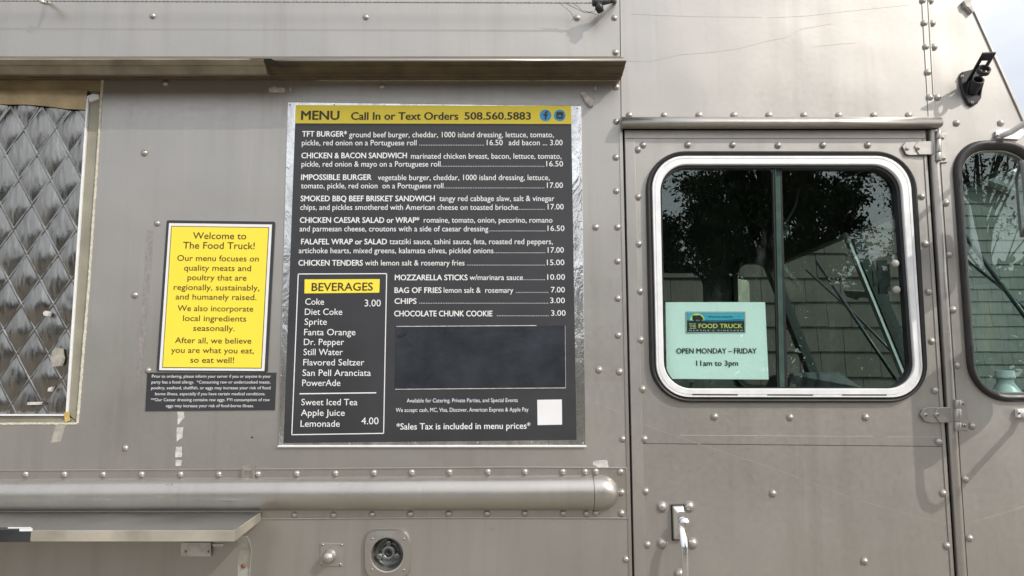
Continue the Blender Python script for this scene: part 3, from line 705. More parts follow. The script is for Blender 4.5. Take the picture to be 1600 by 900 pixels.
# side mirror on its arms --------------------------------------------------------------------------
mr = empty('side_mirror', P(1700, 450), truck)
def head(name, q4, th=.03):
    mb = MB(); q4 = [Vector(p) for p in q4]; n = (q4[1]-q4[0]).cross(q4[3]-q4[0]).normalized()
    if n.x < 0: n = -n
    c = sum(q4, Vector())/4
    def loop(k, off):
        o_ = []; 
        for i in range(4):
            p = c+(q4[i]-c)*k; a = (c+(q4[i-1]-c)*k - p); b = (c+(q4[(i+1) % 4]-c)*k - p); r = .028
            for t in range(6):
                u = t/5*math.pi/2; o_.append(p + a.normalized()*r*(1-math.sin(u)) + b.normalized()*r*(1-math.cos(u)) + n*off)
        return o_
    mb.loft([loop(.93, .004), loop(.93, 0), loop(1, 0), loop(1, th*.6), loop(.85, th)], 0, True, True, True)
    h = mb.build(name, M['housing'], mr)
    m2 = MB(); L = loop(.925, .003); m2.add(L, [tuple(range(len(L)))]); m2.build('mirror_glass', M['mirror'], h)
def up(px0, py0, px1, py1, d0, d1):   # head from the outer edge (d0) to the inner edge (d1), tilting rearwards outwards
    a, b = P(px0, py0, d0), P(px0, py1, d0); dv = Vector(((d0-d1)*.6, (d0-d1), 0))
    return [a, a+dv, Vector((a.x, a.y, b.z))+dv, Vector((a.x, a.y, b.z))]
head('mirror_head', up(1594, 247, 0, 352, .28, .10))
low = P(1432, 737); o_ = low + SUN/(-SUN.y)*.27
a = Vector((o_.x, -.27, o_.z+.225)); dv = Vector((.12*.6, .12, 0)); head('convex_head', [a, a+dv, a+dv-Vector((0,0,.225)), a-Vector((0,0,.225))])
mb = MB()
def sh(px, py, d): return P(px, py) + SUN/(-SUN.y)*d
mb.tube([P(1565, 212, .008), P(1580, 206, .03), P(1600, 193, .06), sh(1500, 285, .15), sh(1450, 328, .235), sh(1424, 352, .27), sh(1418, 380, .28), sh(1425, 500, .275), sh(1434, 690, .25), sh(1438, 768, .225), sh(1446, 790, .205), sh(1460, 796, .185), sh(1480, 783, .16), sh(1530, 728, .09), sh(1580, 674, .03), P(1598, 648, .008)], .0082, 10)
mb.build('mirror_arm', M['alu'], mr)
for q, d_, sc_ in (([(1553,206),(1560,203),(1596,203),(1600,210),(1590,219),(1556,217)], .007, (1557.5,212)), ([(1585,639),(1610,638),(1612,652),(1586,652)], .012, (1592,645))):
    mb = MB(); mb.prism([q], d_, .0002); mf = mb.build('mirror_foot', M['alu'], mr, bevel=.001); screws(mf, [sc_], d_, .9)

# rest of the cab: far side, roof, floor, bulkhead, windscreen --------------------------------------
WY = 2.14
ZR = P(800, YT).z
mb = MB()
def far(q): return [(P(*p).x, P(*p).z) for p in q]
floop = far([(SEAM(900)-60, YT), (EDGE(YT)-3, YT), (EDGE(900)-3, 900), (1990, YB), (SEAM(900)-60, YB)])
mb.prism([floop, far(rr(QI, 40)), far(rr(L1, 40))], -WY+.03, -WY, px=False)
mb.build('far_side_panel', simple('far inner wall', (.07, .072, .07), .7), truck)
mb = MB(); G = rr(QG, 46); Gi = rr(QI, 40)
mb.loft([[Vector((P(*q).x, WY-.03, P(*q).z)) for q in G], [Vector((P(*q).x, WY-.045, P(*q).z)) for q in G], [Vector((P(*q).x, WY-.045, P(*q).z)) for q in Gi], [Vector((P(*q).x, WY-.02, P(*q).z)) for q in Gi]], 0, False); mb.build('far_window_gasket', M['rubber'], truck)
mb = MB(); mb.prism([far(rr(QI, 40))], -WY+.02, -WY+.015, px=False); mb.prism([far(rr(L1, 40))], -WY+.02, -WY+.015, px=False); mb.build('far_window_pane', M['glass far'], truck)
mb = MB(); mb.box((-3.6, -.0+.031, ZR-.03), (P(EDGE(YT), YT).x, WY, ZR)); mb.build('roof', M['trim'], truck)
xb = P(SEAM(400)-40, 400).x
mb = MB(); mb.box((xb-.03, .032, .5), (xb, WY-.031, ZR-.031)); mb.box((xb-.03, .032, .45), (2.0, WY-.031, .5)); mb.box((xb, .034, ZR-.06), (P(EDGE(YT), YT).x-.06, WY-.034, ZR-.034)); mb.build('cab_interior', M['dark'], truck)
# raked front: header, centre post, side posts, dash
ex = lambda z: P(EDGE(450), 450).x + (P(EDGE(450), 450).z - z)*((P(EDGE(900), 900).x - P(EDGE(0), 0).x)/(P(0, 0).z-P(0, 900).z)) - .03
ZH, ZD = 2.21, 1.36
def fslab(mb, y0, y1, z0, z1, th=.05, off=0.0, mi=0):
    mb.hexa([(ex(z0)-th-off, y0, z0), (ex(z0)-th-off, y1, z0), (ex(z1)-th-off, y1, z1), (ex(z1)-th-off, y0, z1), (ex(z0)-off, y0, z0), (ex(z0)-off, y1, z0), (ex(z1)-off, y1, z1), (ex(z1)-off, y0, z1)], mi)
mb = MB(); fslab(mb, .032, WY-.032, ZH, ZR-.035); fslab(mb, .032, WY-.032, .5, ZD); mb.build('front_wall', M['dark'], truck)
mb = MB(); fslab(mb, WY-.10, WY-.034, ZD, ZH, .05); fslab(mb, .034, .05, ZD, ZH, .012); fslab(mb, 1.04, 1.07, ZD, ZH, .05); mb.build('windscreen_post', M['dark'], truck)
mb = MB(); fslab(mb, 1.045, 1.075, ZD, ZH, .012, .055); mb.build('post_lit_face', M['post'], truck)  # sunlit face of the centre post, its light put into a pale strip
mb = MB(); fslab(mb, .08, WY-.10, ZD, ZH, .006, .02); mb.build('windscreen', M['glass far'], truck)
mb = MB()
rings = [[Vector((ex(ZD)-.05, y, ZD+.0)), Vector((ex(ZD)-.30, y, ZD-.02)), Vector((ex(ZD)-.38, y, ZD-.08)), Vector((ex(ZD)-.38, y, ZD-.4)), Vector((ex(ZD)-.05, y, ZD-.4))] for y in (.04, .7, 1.4, WY-.04)]
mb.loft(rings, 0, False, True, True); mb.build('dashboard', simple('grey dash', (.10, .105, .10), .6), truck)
mb = MB(); a, b, c_, d_ = P(1238,583,-1.5), P(1308,579,-1.5), P(1350,607,-1.45), P(1225,612,-1.5)
mb.hexa([a, b, c_, d_]+[v+Vector((-.02, .25, -.01)) for v in (a, b, c_, d_)]); mb.build('instrument_cowl', M['black'], truck, bevel=.01)
def onscreen(px, py):
    o_ = Vector((0, -CAMD, CAMZ)); dr = P(px, py)-o_; t = 1.0
    for k in range(60): p = o_+dr*t; t += ((ex(p.z)-.028)-p.x)/(dr.x+1e-6)*.7
    return o_+dr*t
mb = MB(); mb.add([onscreen(*q) for q in ((1318,454),(1361,456),(1362,466),(1345,465),(1338,469),(1322,463))], [(0,1,2,3,4,5)]); mb.build('screen_sticker', M['tape'], truck)
# wipers outside the windscreen
for y0, y1 in ((.62, .16), (1.72, 1.16)):
    mb = MB(); z0, z1 = ZH-.06, ZH-.56
    mb.tube([(ex(z0)+.012, y0, z0), (ex((z0+z1)/2)+.03, (y0+y1)/2, (z0+z1)/2), (ex(z1)+.02, y1, z1)], .006, 8); mb.tube([(ex(z0+.02)+.008, y0-.16, z0+.02), (ex(z1)+.012, y1-.05, z1-.16)], .008, 8); mb.build('wiper', M['black'], truck)
# inside mirror and rods
mb = MB(); c = Vector((ex(2.24)-.30, 1.15, 2.235))
L = [c+Vector((.02*math.cos(t), .13*math.cos(t), .032*math.sin(t))) for t in [2*math.pi*k/24 for k in range(24)]]
mb.loft([L, [p+Vector((.018, -.003, 0)) for p in L]], 0, False, True, True); mb.tube([c+Vector((.02, 0, .02)), c+Vector((.08, .0, .12)), c+Vector((.1, 0, .2))], .006)
mb.build('inside_mirror', simple('mirror back', (.22, .25, .23), .35), truck)
# steering wheel low behind the driver's pane
mb = MB(); c = Vector((1.02, .62, 1.30)); ax2 = Vector((-.75, 0, .66)).normalized(); u = Vector((0, 1, 0)); v = ax2.cross(u)
mb.tube([c+(u*math.cos(t)+v*math.sin(t))*.21 for t in [2*math.pi*k/32 for k in range(33)]], .013, 10, 0, False)
for t in (.6, 2.5, 4.7): mb.tube([c-ax2*.03, c+(u*math.cos(t)+v*math.sin(t))*.20], .010, 8)
mb.tube([c-ax2*.03, c-ax2*.35], .02, 10); mb.build('steering_wheel', M['black'], truck)
# far-side mirror seen through the far quarter window
mb = MB(); c = P(1152, 462, -2.34)
q = [c+Vector((dx, dy, dz)) for dx, dy, dz in ((-.055, .0, .10), (.06, .06, .10), (.06, .06, -.12), (-.055, 0, -.12))]
fm = []
for i in range(4):
    a = q[i-1]-q[i]; b = q[(i+1) % 4]-q[i]
    for t in range(5): uu = t/4*math.pi/2; fm.append(q[i]+a.normalized()*.025*(1-math.sin(uu))+b.normalized()*.025*(1-math.cos(uu)))
mb.loft([fm, [p+Vector((.03, -.01, 0)) for p in fm]], 0, False, True, True); mb.tube(fm+[fm[0]], .005, 8, 1); mb.build('far_mirror', [M['rail2'], M['alu']], truck)

# ------------------------------------------------------------------ cable with its clamp
cb = tag(empty('steel_cable', P(500, 2, .05)), 'thin braided steel cable strung along the top of the truck', 'cable')
mb = MB(); pts = []
N = 240
for st_ in range(2):
    pts = []
    for i in range(N+1):
        x = -200+1130*i/N; y = 1.2+ .0035*max(0, x); ph = i*2.2+math.pi*st_; w = P(x, y, .05); pts.append(w+Vector((0, math.cos(ph)*.0013, math.sin(ph)*.0013)))
    mb.tube(pts, .0017, 6)
mb.build('braided_wire', M['screw'], cb)
mb = MB(); a, b = P(926, 5, .052), P(953, 1, .046); mb.tube([a, a+(b-a)*.3, a+(b-a)*.65, b], [.0095, .0105, .0098, .0085], 12)
mb.tube([P(934, 4, .05), P(936, 12, .052), P(939, 19, .05)], [.010, .0125, .0095], 10); mb.tube([b, P(960, 1, .02), P(961, 2, .001)], [.008, .006, .006], 10)
mb.build('black_clamp', M['tape black'], cb)
mb = MB()
for q in ([(874,4),(884,12),(893,20),(896,28),(894,31)], [(884,5),(900,13),(914,20),(925,20),(936,24),(940,19)], [(896,5),(910,16),(922,19),(930,17)]):
    mb.tube([P(x, y, .045-.006*i) for i, (x, y) in enumerate(q)], .0011, 6)
mb.build('loose_wire', M['screw'], cb)
mb = MB(); mb.tube([P(62, -2, .05), P(66, 3, .05), P(74, 5, .045), P(77, 3, .03), P(72, 1, .002)], [.005, .006, .005, .005, .005], 10); mb.tube([P(60, 0, .05), P(69, 4, .052)], .0045, 8); mb.build('cable_grip', M['galv'], cb)

# ------------------------------------------------------------------ menu board
mbd = tag(empty('menu_board', P(675, 697)), 'large charcoal menu board with yellow header and shiny crumpled metal edges', 'menu board')
SH = [(450,160),(908,166),(915,697),(435.5,697)]; BR = [(463,165.3),(892,166.7),(900.5,687),(444,692)]
mb = MB(); mb.prism([SH], .004, .0005); mb.build('backing_sheet', M['sheet'], mbd, bevel=.0012)
mb = MB(); mb.prism([[(435.5,695.2),(915,695.2),(916.5,698.5),(434.5,698.5)]], .0075, .004); mb.build('bottom_lip', M['alu'], mbd, bevel=.001)
DB = .0056
mb = MB(); mb.prism([BR], DB, .0041); mb.build('printed_panel', M['board'], mbd)
screws(mbd, [(453,164),(522.5,163.7),(600.5,164.6),(693,164.9),(789.5,165.0),(902,169.5),(904.5,247),(905,346),(907,566),(911,692.5),(830,691.3),(746,691.6),(649,692),(546,693.4),(437,693),(438.5,587),(443.5,478),(448,368)], .004, .42)
mb = MB(); DP = DB+.0005; quad(mb, [(463,165.3),(892,166.7),(892.6,194.8),(462,193.8)], DP); mb.build('header_band', M['yellow'], mbd)
DT = DP+.0005
for nm, s_, x0, x1, y, h in (('title_lettering','MENU',471.8,530.5,188.2,13.6),('order_lettering','Call In or Text Orders',549.5,716,188.3,11.5),('phone_lettering','508.560.5883',726.3,829,188.0,11.2)):
    mb = MB(); text(mb, s_, x0, x1, y, h, DT, .045); mb.build(nm, M['ink'], mbd)
mb = MB(); poly(mb, circle(852.3, 181.6, 9.1), DT); poly(mb, circle(874.4, 181.6, 9.1), DT); ic = mb.build('icon_disc', M['blue'], mbd)
mb = MB(); d = DT+.0004
poly(mb, [(851,187.8),(851,182.2),(848.6,182.2),(848.6,179.8),(851,179.8),(851,178),(852,175.8),(853.8,175),(856.2,175),(856.2,177.3),(854.6,177.3),(853.7,178),(853.7,179.8),(856.2,179.8),(855.8,182.2),(853.7,182.2),(853.7,187.8)], d)
mb.prism([rr([(869,176.2),(880,176.2),(880,187.2),(869,187.2)], 1.6, 4)[::-1], rr([(870.6,181.0),(878.4,181.0),(878.4,185.7),(870.6,185.7)], .6, 2)], d, d-.0002)
mb.prism([circle(874.5, 182.2, 3.6), circle(874.5, 182.2, 2.1)], d+.0003, d)
mb.build('icon_mark', M['ink'], ic)
B = .030
rows_b = [('TFT BURGER*',473,542.5,214.5,8.4),('CHICKEN & BACON SANDWICH',472,636,248.2,8.5),('IMPOSSIBLE BURGER',471.5,581,282,8.5),('SMOKED BBQ BEEF BRISKET SANDWICH',470.7,679.5,315.2,8.5),
 ('CHICKEN CAESAR SALAD or WRAP*',469.5,655.5,348.8,8.5),('FALAFEL WRAP or SALAD',471.5,605,382.3,8.4),('CHICKEN TENDERS',467.3,567.3,415.5,8.6),('MOZZARELLA STICKS',617.5,730.5,438.2,8.4),('BAG OF FRIES',617,690,458,8.4),('CHIPS',617,651,475,8.4),('CHOCOLATE CHUNK COOKIE',616.5,769.3,494.5,8.6)]
rows = [('ground beef burger, cheddar, 1000 island dressing, lettuce, tomato,',546.2,865,215.6,7.8),('pickle, red onion on a Portuguese roll',472.5,651.2,228.2,7.8),('16.50',760.7,785.5,228,7.8),('add bacon ... 3.00',794.8,878.8,228,7.8),
 ('marinated chicken breast, bacon, lettuce, tomato,',642.5,877,249,7.8),('pickle, red onion & mayo on a Portuguese roll',472,688.5,261.3,7.8),('16.50',853.5,879.5,261,7.8),
 ('vegetable burger, cheddar, 1000 island dressing, lettuce,',591,858.7,282.3,7.8),('tomato, pickle, red onion  on a Portuguese roll',471.3,693,295.2,7.8),('17.00',854.5,879.3,294.5,7.8),
 ('tangy red cabbage slaw, salt & vinegar',686.7,866,315.0,7.8),('chips, and pickles smothered with American cheese on toasted brioche',470,809.5,328.7,7.8),('17.00',855.7,880.5,328,7.8),
 ('romaine, tomato, onion, pecorino, romano',662.5,863,348.6,7.8),('and parmesan cheese, croutons with a side of caesar dressing',469,763,362.2,7.8),('16.50',855.5,881.7,361.6,7.8),
 ('tzatziki sauce, tahini sauce, feta, roasted red peppers,',609,863.5,382.1,7.8),('artichoke hearts, mixed greens, kalamata olives, pickled onions',467.7,771,396.2,7.8),('17.00',855.7,880.7,395.4,7.8),
 ('with lemon salt & rosemary fries',571,726,415.3,7.8),('15.00',854.5,881.5,414.8,7.9),('w/marinara sauce',734,817,438,7.8),('10.00',855,882.5,437.5,7.9),('lemon salt &  rosemary',693.5,802,457.9,7.8),('7.00',860.8,882.3,457.3,7.9),('3.00',859.5,882.3,474,7.9),('3.00',861,883.5,493.6,7.9)]
lead = [(655,757,228.3),(689,851,261.2),(694,851,295),(810.5,852,328.4),(764,853,362),(772,852.5,396),(729.5,852,415.2),(817.5,852,438),(805.5,857,457.7),(655,857,474.6),(776,858,494.2)]
mb = MB()
for s_, x0, x1, y, h in rows_b: text(mb, s_, x0, x1, y, h, DP, B)
for s_, x0, x1, y, h in rows: text(mb, s_, x0, x1, y, h*1.08, DP, .006)
for x0, x1, y in lead: dots(mb, x0, x1, y, DP)
text(mb, 'Available for Catering, Private Parties, and Special Events', 636, 809, 628.8, 6.0, DP, 0, 628.0)
text(mb, 'We accept: cash, MC, Visa, Discover, American Express & Apple Pay', 619, 825.7, 643.6, 6.2, DP, 0, 642.6)
text(mb, '*Sales Tax is included in menu prices*', 620, 828.7, 671, 9.6, DP, .018, 669.6)
mb.build('menu_lettering', M['white'], mbd)
mb = MB()
bq = [(467,428.6),(604.7,428),(600,676.8),(457,679)]
for i in range(4): line(mb, bq[i], bq[(i+1) % 4], 1.5, DP)
line(mb, (469, 615.2), (588.5, 613.6), 1.8, DP); bb = mb.build('beverage_border', M['white'], mbd)
mb = MB(); quad(mb, [(477,437),(594,436.5),(593.3,457.6),(476.6,458.8)], DP); yb = mb.build('beverage_heading_band', M['yellow'], mbd)
mb = MB(); text(mb, 'BEVERAGES', 488, 583, 454.9, 12.2, DT, .024, 454.2); mb.build('heading_lettering', M['ink'], yb)
mb = MB()
for s_, x0, x1, y, h in [('Coke',477.7,507,476.5,9.8),('Diet Coke',477.2,535.5,492.3,9.8),('Sprite',476.7,511.5,507.8,9.8),('Fanta Orange',476,556,524,9.8),('Dr. Pepper',475.7,538.3,539.3,9.8),('Still Water',475,536.3,555,9.8),('Flavored Seltzer',474.7,569.7,571,9.8),
   ('San Pell Aranciata',473.5,580,587.3,9.8),('PowerAde',473,532.5,603,9.8),]:
    text(mb, s_, x0, x1, y, h, DP, .006)
mb.build('beverage_lettering', M['white'], mbd)
mb = MB()
for s_, x0, x1, y, h in [('Sweet Iced Tea',471.8,559,633,9.8),('Apple Juice',471,539.3,649.5,9.8),('Lemonade',470.5,531.5,666.5,9.8)]: text(mb, s_, x0, x1, y, h, DP, .006)
mb.build('beverage_lettering', M['white'], mbd)
for s_, x0, x1, y, h in [('3.00',570.3,595.5,479,10.4),('4.00',565.2,592,662.7,10.6)]:
    mb = MB(); text(mb, s_, x0, x1, y, h, DP, 0); mb.build('price_lettering', M['white'], mbd)
mb = MB(); mb.prism([[(619,511),(883,509),(883.5,605.8),(617.5,608)]], DB+.0012, DB+.0001); pt_ = mb.build('blank_patch', M['patch'], mbd)
mb = MB(); line(mb, (620,510.3), (838,508.9), 1.1, DB+.0014); line(mb, (618,608.2), (884,606), 1.1, DB+.0014); line(mb, (882.8,509),(883.6,606), .5, DB+.0014); mb.build('patch_edge', M['tape'], pt_)
mb = MB(); mb.prism([[(622,523.5),(635,519.5),(635.5,523),(623,528)]], DB+.003, DB+.0013); mb.build('patch_fold', M['black'], pt_)
mb = MB(); quad(mb, [(839.3,624.6),(877.6,624),(878,663.3),(839.8,664)], DP); mb.build('blank_label', M['white'], mbd)

# ------------------------------------------------------------------ welcome sign
ws = tag(empty('welcome_sign', P(332, 581)), 'yellow welcome sign with white inner border and black edge', 'sign')
W0 = [(261.2,344.4),(430.5,346.6),(418.3,581.6),(245,580.2)]; W1 = [(265,349),(425.6,351.2),(413.8,579.6),(249.6,578.4)]; W2 = [(268.6,353.4),(421.2,355.5),(409.6,575.8),(254.4,574.8)]; W3 = [(269.6,354.5),(420.1,356.6),(408.6,574.7),(255.5,573.7)]
mb = MB(); mb.prism([rr(W0, 2.5, 3)], .003, .0004); mb.build('sign_plate', M['board'], ws, bevel=.0008)
mb = MB(); quad(mb, W1, .0034); mb.build('white_border', M['white'], ws)
mb = MB(); quad(mb, W2, .0038); mb.build('black_line', M['ink'], ws)
mb = MB(); quad(mb, W3, .0042); mb.build('yellow_face', M['yellow'], ws)
mb = MB()
for s_, x0, x1, y, h, k in [('Welcome to',302.5,385.5,373.6,10.2,.009),('The Food Truck!',287,398.7,388.7,10.4,.009),('Our menu focuses on',278,405,407.8,8.8,.006),('quality meats and',288.5,393,423.0,8.8,.006),('poultry that are',294,386,438.0,8.8,.006),
   ('regionally, sustainably,',272.5,406,453.2,8.8,.006),('and humanely raised.',275.5,401.5,468.0,8.8,.006),('We also incorporate',278.5,396.5,486.0,8.8,.006),('local ingredients',287,385.5,501.6,8.8,.006),('seasonally.',303,367.5,517.0,8.8,.006),
   ('After all, we believe',274.5,393.5,536,8.8,.006),('you are what you eat,',268.5,397.5,551.2,8.8,.006),('so eat well!',298.5,366.5,566.6,8.8,.006)]:
    text(mb, s_, x0, x1, y, h, .0046, k, y+.009*(x1-x0))
mb.build('sign_lettering', M['ink'], ws)
# ------------------------------------------------------------------ allergy notice
an = tag(empty('allergy_notice', P(330, 642)), 'small dark grey notice with tiny white text below the yellow sign', 'notice')
mb = MB(); mb.prism([[(230.5,582.2),(432,582.2),(429.5,640.6),(227.5,642.5)]], .0022, .0003); mb.build('notice_sheet', M['board'], an)
mb = MB()
for s_, x0, x1, y in [('Prior to ordering, please inform your server if you or anyone in your',238,423.5,590.2),('party has a food allergy.  *Consuming raw or undercooked meats,',237.5,423,599.2),('poultry, seafood, shellfish, or eggs may increase your risk of food',237,423,608.2),
   ('borne illness, especially if you have certain medical conditions.',243,415,617.5),('**Our Caesar dressing contains raw eggs. FYI consumption of raw',236.5,422,626.8),('eggs may increase your risk of food-borne illness.',260,397,636.2)]:
    text(mb, s_, x0, x1, y, 4.6, .0027, .0)
mb.build('notice_lettering', M['white'], an)
# ------------------------------------------------------------------ paper in the door window
pn = tag(empty('paper_notice', P(1122, 592, -.014)), 'pale mint looking paper opening hours notice inside the door window', 'paper notice')
PD = -.0125
mb = MB(); nx, ny = 10, 8; vs_ = []; fs_ = []
for j in range(ny+1):
    for i in range(nx+1):
        u, v = i/nx, j/ny; x = (1041.5*(1-u)+1198*u)*(1-v)+(1043.5*(1-u)+1204*u)*v; y = 471.3*(1-v)+(592*(1-u)+593*u)*v
        w = P(x, y); vs_.append((w.x, .0135+.0012*(math.sin(u*5+v*3)+1)*abs(u-.5), w.z))
for j in range(ny):
    for i in range(nx): a = j*(nx+1)+i; fs_.append((a, a+1, a+nx+2, a+nx+1))
mb.add(vs_, fs_, 0, True); mb.build('paper_sheet', M['paper'], pn)
mb = MB(); text(mb, 'OPEN MONDAY – FRIDAY', 1058.7, 1184.7, 552, 8.0, PD, .03); text(mb, '11am to 3pm', 1090, 1155.5, 571.3, 8.0, PD, .03); mb.build('paper_lettering', M['black ink'], pn)
lg = MB(); quad(lg, [(1073.3,486.5),(1166.7,486.5),(1167,520),(1073.8,520)], PD); lgo = lg.build('logo_panel', M['black ink'], pn)
mb = MB(); fr_ = [(1074.2,487.4),(1165.8,487.4),(1166.1,519.1),(1074.7,519.1)]
for i in range(4): line(mb, fr_[i], fr_[(i+1) % 4], .7, PD+.0002)
for x0, x1, y in ((1078.3,1089.2,505.3),(1078.6,1089.4,512.6)): line(mb, (x0, y), (x1, y), .6, PD+.0003)
text(mb, "M A R T H A ' S   V I N E Y A R D", 1078.2, 1163, 517.0, 2.0, PD+.0003, .01); mb.build('logo_white_print', M['white'], lgo)
mb = MB(); quad(mb, [(1075.2,488.3),(1165,488.3),(1165,499.6),(1075.2,499.6)], PD+.0002); mb.build('logo_sky', simple('logo sky blue', (.08, .42, .60), .6, 0, .03), lgo)
mb = MB(); poly(mb, [(1075.2,500),(1125,500),(1140,498.8),(1156,498.2),(1165,498.6),(1165,501.2),(1112,502.2),(1100,501),(1075.2,501)], PD+.0004); mb.build('logo_sea', simple('logo sea blue', (.03, .17, .34), .6, 0, .03), lgo)
mb = MB(); poly(mb, [(1091-11.5*math.cos(t), 500-10.8*math.sin(t)) for t in [math.pi*k/16 for k in range(17)]], PD+.0005); text(mb, 'FOOD TRUCK', 1093.6, 1162, 512.1, 6.6, PD+.0005, .028); text(mb, 'THE', 1078.6, 1089, 511.1, 4.2, PD+.0005, .015); mb.build('logo_yellow_print', simple('logo yellow', (.88, .75, .20), .6, 0, .03), lgo)
mb = MB(); e = PD+.0008
poly(mb, [(1083.6,499.6),(1083.2,493.4),(1084,492.2),(1096.2,491.8),(1098,494.4),(1100,496),(1100.6,499.6)], e)
poly(mb, circle(1087.4, 500, 1.7, 12), e+.0002); poly(mb, circle(1096.6, 500, 1.7, 12), e+.0002); text(mb, 'Where the Locals Eat', 1108, 1147, 495.6, 2.6, e, .006)
line(mb, (1154.5,493), (1157,494), .4, e); line(mb, (1157,494), (1160,492.8), .4, e); mb.build('logo_dark_print', M['black ink'], lgo)

# ------------------------------------------------------------------ bottle on the dash
bt = P(1572, 613, -.16); bz = bt.z
bo = tag(empty('plastic_bottle', (bt.x, .16, bz-.02)), 'white plastic screw top bottle on the dash behind the front window', 'bottle')
mb = MB(); mb.lathe((bt.x, .16, bz-.16), [(0, 0), (.05, 0), (.052, .01), (.052, .13), (.048, .15), (.024, .185), (.022, .19), (.022, .2), (0, .2)], 28, 0, (0, 0, 1)); mb.build('bottle_body', M['ext'], bo)
mb = MB(); mb.lathe((bt.x, .16, bz+.04), [(0, 0), (.027, 0), (.027, .006), (.026, .007), (.026, .022), (.024, .024), (0, .024)], 28, 0, (0, 0, 1)); mb.build('bottle_cap', M['white'], bo)
mb = MB(); mb.box((bt.x-.12, .09, bz-.185), (bt.x+.14, .26, bz-.161)); mb.build('dash_ledge', M['dark'], truck)

# ------------------------------------------------------------------ houses behind the truck
def shingled(name, label, x0, x1, y, z1, course, mat, gable=None):
    h = tag(empty(name, ((x0+x1)/2, y, 0)), label, 'house'); mb = MB(); r = random.Random(5)
    z = 0.0; n = 0
    while z < z1:
        x = x0 - r.uniform(0, .1)
        while x < x1:
            w = r.uniform(.10, .26); xa, xb_ = max(x, x0), min(x+w-.004, x1)
            zt_ = min(z+course+.01, z1); cap = gable((xa+xb_)/2) if gable else 99
            if xb_ > xa and z < cap:
                zt_ = min(zt_, cap); j = r.uniform(-.004, .004); k = r.uniform(0, .004)
                mb.hexa([(xa, y-.022-k, z+j), (xb_, y-.022-k, z+j), (xb_, y-.004-k*.3, zt_), (xa, y-.004-k*.3, zt_), (xa, y, z+j), (xb_, y, z+j), (xb_, y+.002, zt_), (xa, y+.002, zt_)])
            x += w
        z += course; n += 1
    mb.build('shingle_wall', mat, h); return h
nh = shingled('shingled_shed', 'cedar shingled wall with shade in its dark colour seen close through the door window', -.6, 3.0, 3.25, 3.15, .178, M['shingle'])
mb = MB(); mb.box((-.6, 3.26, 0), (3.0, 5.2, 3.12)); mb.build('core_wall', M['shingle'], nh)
mb = MB(); mb.hexa([(-.8, 2.95, 3.12), (3.15, 2.95, 3.12), (3.15, 5.4, 4.1), (-.8, 5.4, 4.1), (-.8, 2.95, 3.17), (3.15, 2.95, 3.17), (3.15, 5.4, 4.15), (-.8, 5.4, 4.15)]); mb.build('roof', M['roof'], nh)
ga = lambda x: 4.30 + (7.02-x)*.40 if x > 4.4 else 4.30+(7.02-4.4)*.40-(4.4-x)*.40
fh = shingled('gable_house', 'grey shingled gable house with white rake seen through the front window', -.5, 10.5, 8.4, 6.2, .178, M['shingle far'], ga)
mb = MB()
for x0, x1 in ((-.9, 4.4), (4.4, 10.9)):
    a, b = ga(x0), ga(x1); mb.hexa([(x0, 8.2, a), (x1, 8.2, b), (x1, 8.2, b+.16), (x0, 8.2, a+.16), (x0, 8.395, a), (x1, 8.395, b), (x1, 8.395, b+.16), (x0, 8.395, a+.16)])
mb.build('rake_board', M['trimwhite'], fh)
mb = MB()
for x0, x1 in ((-.95, 4.4), (4.4, 10.95)):
    a, b = ga(x0)+.165, ga(x1)+.165; mb.hexa([(x0, 8.1, a), (x1, 8.1, b), (x1, 14, b), (x0, 14, a), (x0, 8.1, a+.06), (x1, 8.1, b+.06), (x1, 14, b+.06), (x0, 14, a+.06)])
mb.build('roof', M['roof'], fh)

# ------------------------------------------------------------------ trees across the lot (behind the camera, mirrored in the glass)
def Rf(px, py, dist): w = P(px, py, -dist); return Vector((w.x, -dist, w.z))
def tree(name, label, base, h, crown_r, crown_z0, n_clump, leaves, mat, leaf=.10, seed=1, conical=False, spread=.55):
    r = random.Random(seed); t = tag(empty(name, base), label, 'tree', None); base = Vector(base)
    mb = MB(); top = base+Vector((r.uniform(-.3, .3), r.uniform(-.3, .3), h*.93))
    tr = [base, base+(top-base)*.35+Vector((.12, 0, 0)), base+(top-base)*.7, top]; mb.tube(tr, [h*.022, h*.017, h*.01, h*.002], 10)
    cl = []
    for i in range(n_clump):
        f = r.random()**(.8); z = crown_z0 + (h-crown_z0)*f
        rad = crown_r*((1-f)**.75+.08) if conical else crown_r*math.sqrt(max(.05, 1-((f-.42)/.62)**2))
        a = r.uniform(0, 6.283); q = rad*math.sqrt(r.uniform(.08, 1)); c = base+Vector((math.cos(a)*q, math.sin(a)*q*.8, z)); cl.append(c)
        s0 = base+(top-base)*max(.12, (z/h)*.82-.08); md = (s0+c)/2+Vector((0, 0, -.08*q)); mb.tube([s0, md+Vector((r.uniform(-.2,.2), r.uniform(-.2,.2), r.uniform(-.1,.25))), c], [h*.0045, h*.003, .005], 5, 0, False)
    mb.build('trunk', M['bark'], t)
    mb = MB(); vs_ = []; fs_ = []
    for c in cl:
        sz = r.uniform(.6, 1.25)*spread
        for k in range(int(leaves*1.8)):
            p = c+Vector((r.gauss(0, sz*.55), r.gauss(0, sz*.55), r.gauss(0, sz*(.22 if conical else .38))))
            u = Vector((r.gauss(0, 1), r.gauss(0, 1), r.gauss(0, 1))).normalized(); v = u.orthogonal().normalized(); w_ = leaf*.62*r.uniform(.5, 1.3); k0 = len(vs_)
            vs_ += [p-u*w_, p+v*w_*.42, p+u*w_, p-v*w_*.42]; fs_.append((k0, k0+1, k0+2, k0+3))
    mb.add(vs_, fs_, 0); mb.build('crown', mat, t); return t
def foot(px, dist): p = Rf(px, 450, dist); return (p.x, -dist, 0)
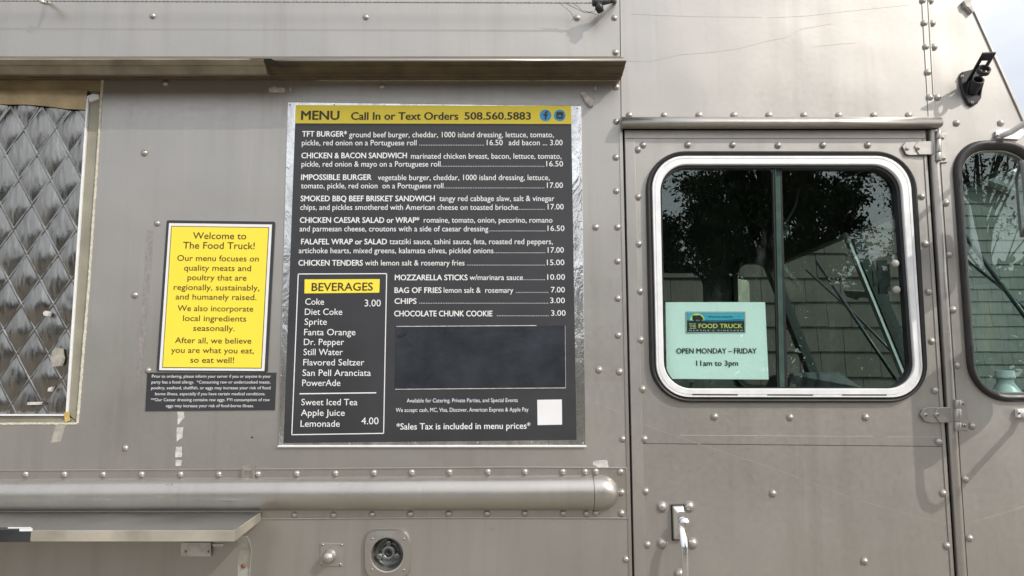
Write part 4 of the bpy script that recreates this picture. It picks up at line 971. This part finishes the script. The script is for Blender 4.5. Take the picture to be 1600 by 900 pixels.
tree('oak_tree', 'broad dark oak mirrored in the middle of the door window', foot(1205, 14), 9.0, 1.9, 2.2, 90, 150, M['leaf'], .11, 3, False, .42)
tree('pine_tree', 'tall dark pine mirrored beside the oak in the door window', foot(1118, 16), 7.6, 1.0, 1.6, 60, 110, M['pine'], .12, 5, False, .36)
tree('small_pine_tree', 'low pointed pine mirrored at the left edge of the door window', foot(1042, 15), 5.3, .8, .6, 50, 100, M['pine'], .10, 8, True, .36)
tree('pitch_pine_tree', 'pine mirrored above the sliding window post of the door', foot(1275, 17), 8.8, 1.35, 3.9, 60, 130, M['pine'], .12, 12, False, .42)
tree('thin_tree', 'sparse leaning young tree mirrored at the right edge of the door window', foot(1420, 14), 6.0, .62, 2.6, 22, 40, M['leaf'], .08, 14, False, .3)
tree('bare_oak_tree', 'sparse branching oak mirrored in the front quarter window', foot(1550, 15), 8.0, 2.0, 3.4, 34, 46, M['leaf'], .09, 21, False, .45)
for i, (px, h) in enumerate(((985, 4.6), (1335, 5.2), (1395, 5.0), (1460, 4.4))):
    tree('shrub_tree', ['low bushy tree across the lot left of the pines', 'low bushy tree across the lot under the big oak', 'lowest bushy tree across the lot right of the oak', 'bushy tree across the lot behind the young tree'][i], foot(px, 24), h, 1.5, .3, 40, 90, M['leaf'], .13, 30+i)

# the wood beyond the lot: one mass
r = random.Random(77); mb = MB(); vs_ = []; fs_ = []
for k in range(26000):
    x = r.uniform(-34, 62); top = 6.9+1.5*noise.noise(Vector((x*.16, 3, 0)))+1.1*noise.noise(Vector((x*.55, 9, 0))); z = top*r.random()**.75; y = -36+r.uniform(-1.6, 1.6)
    p = Vector((x+r.gauss(0, .2), y, max(.1, z))); u = Vector((r.gauss(0, 1), r.gauss(0, 1), r.gauss(0, 1))).normalized(); v = u.orthogonal().normalized(); w_ = r.uniform(.18, .5); k0 = len(vs_)
    vs_ += [p-u*w_, p+v*w_*.5, p+u*w_, p-v*w_*.5]; fs_.append((k0, k0+1, k0+2, k0+3))
mb.add(vs_, fs_, 0); tag(mb.build('tree_line', M['pine']), 'dark continuous wood beyond the lot mirrored low in the glass', 'wood', None, 'stuff')
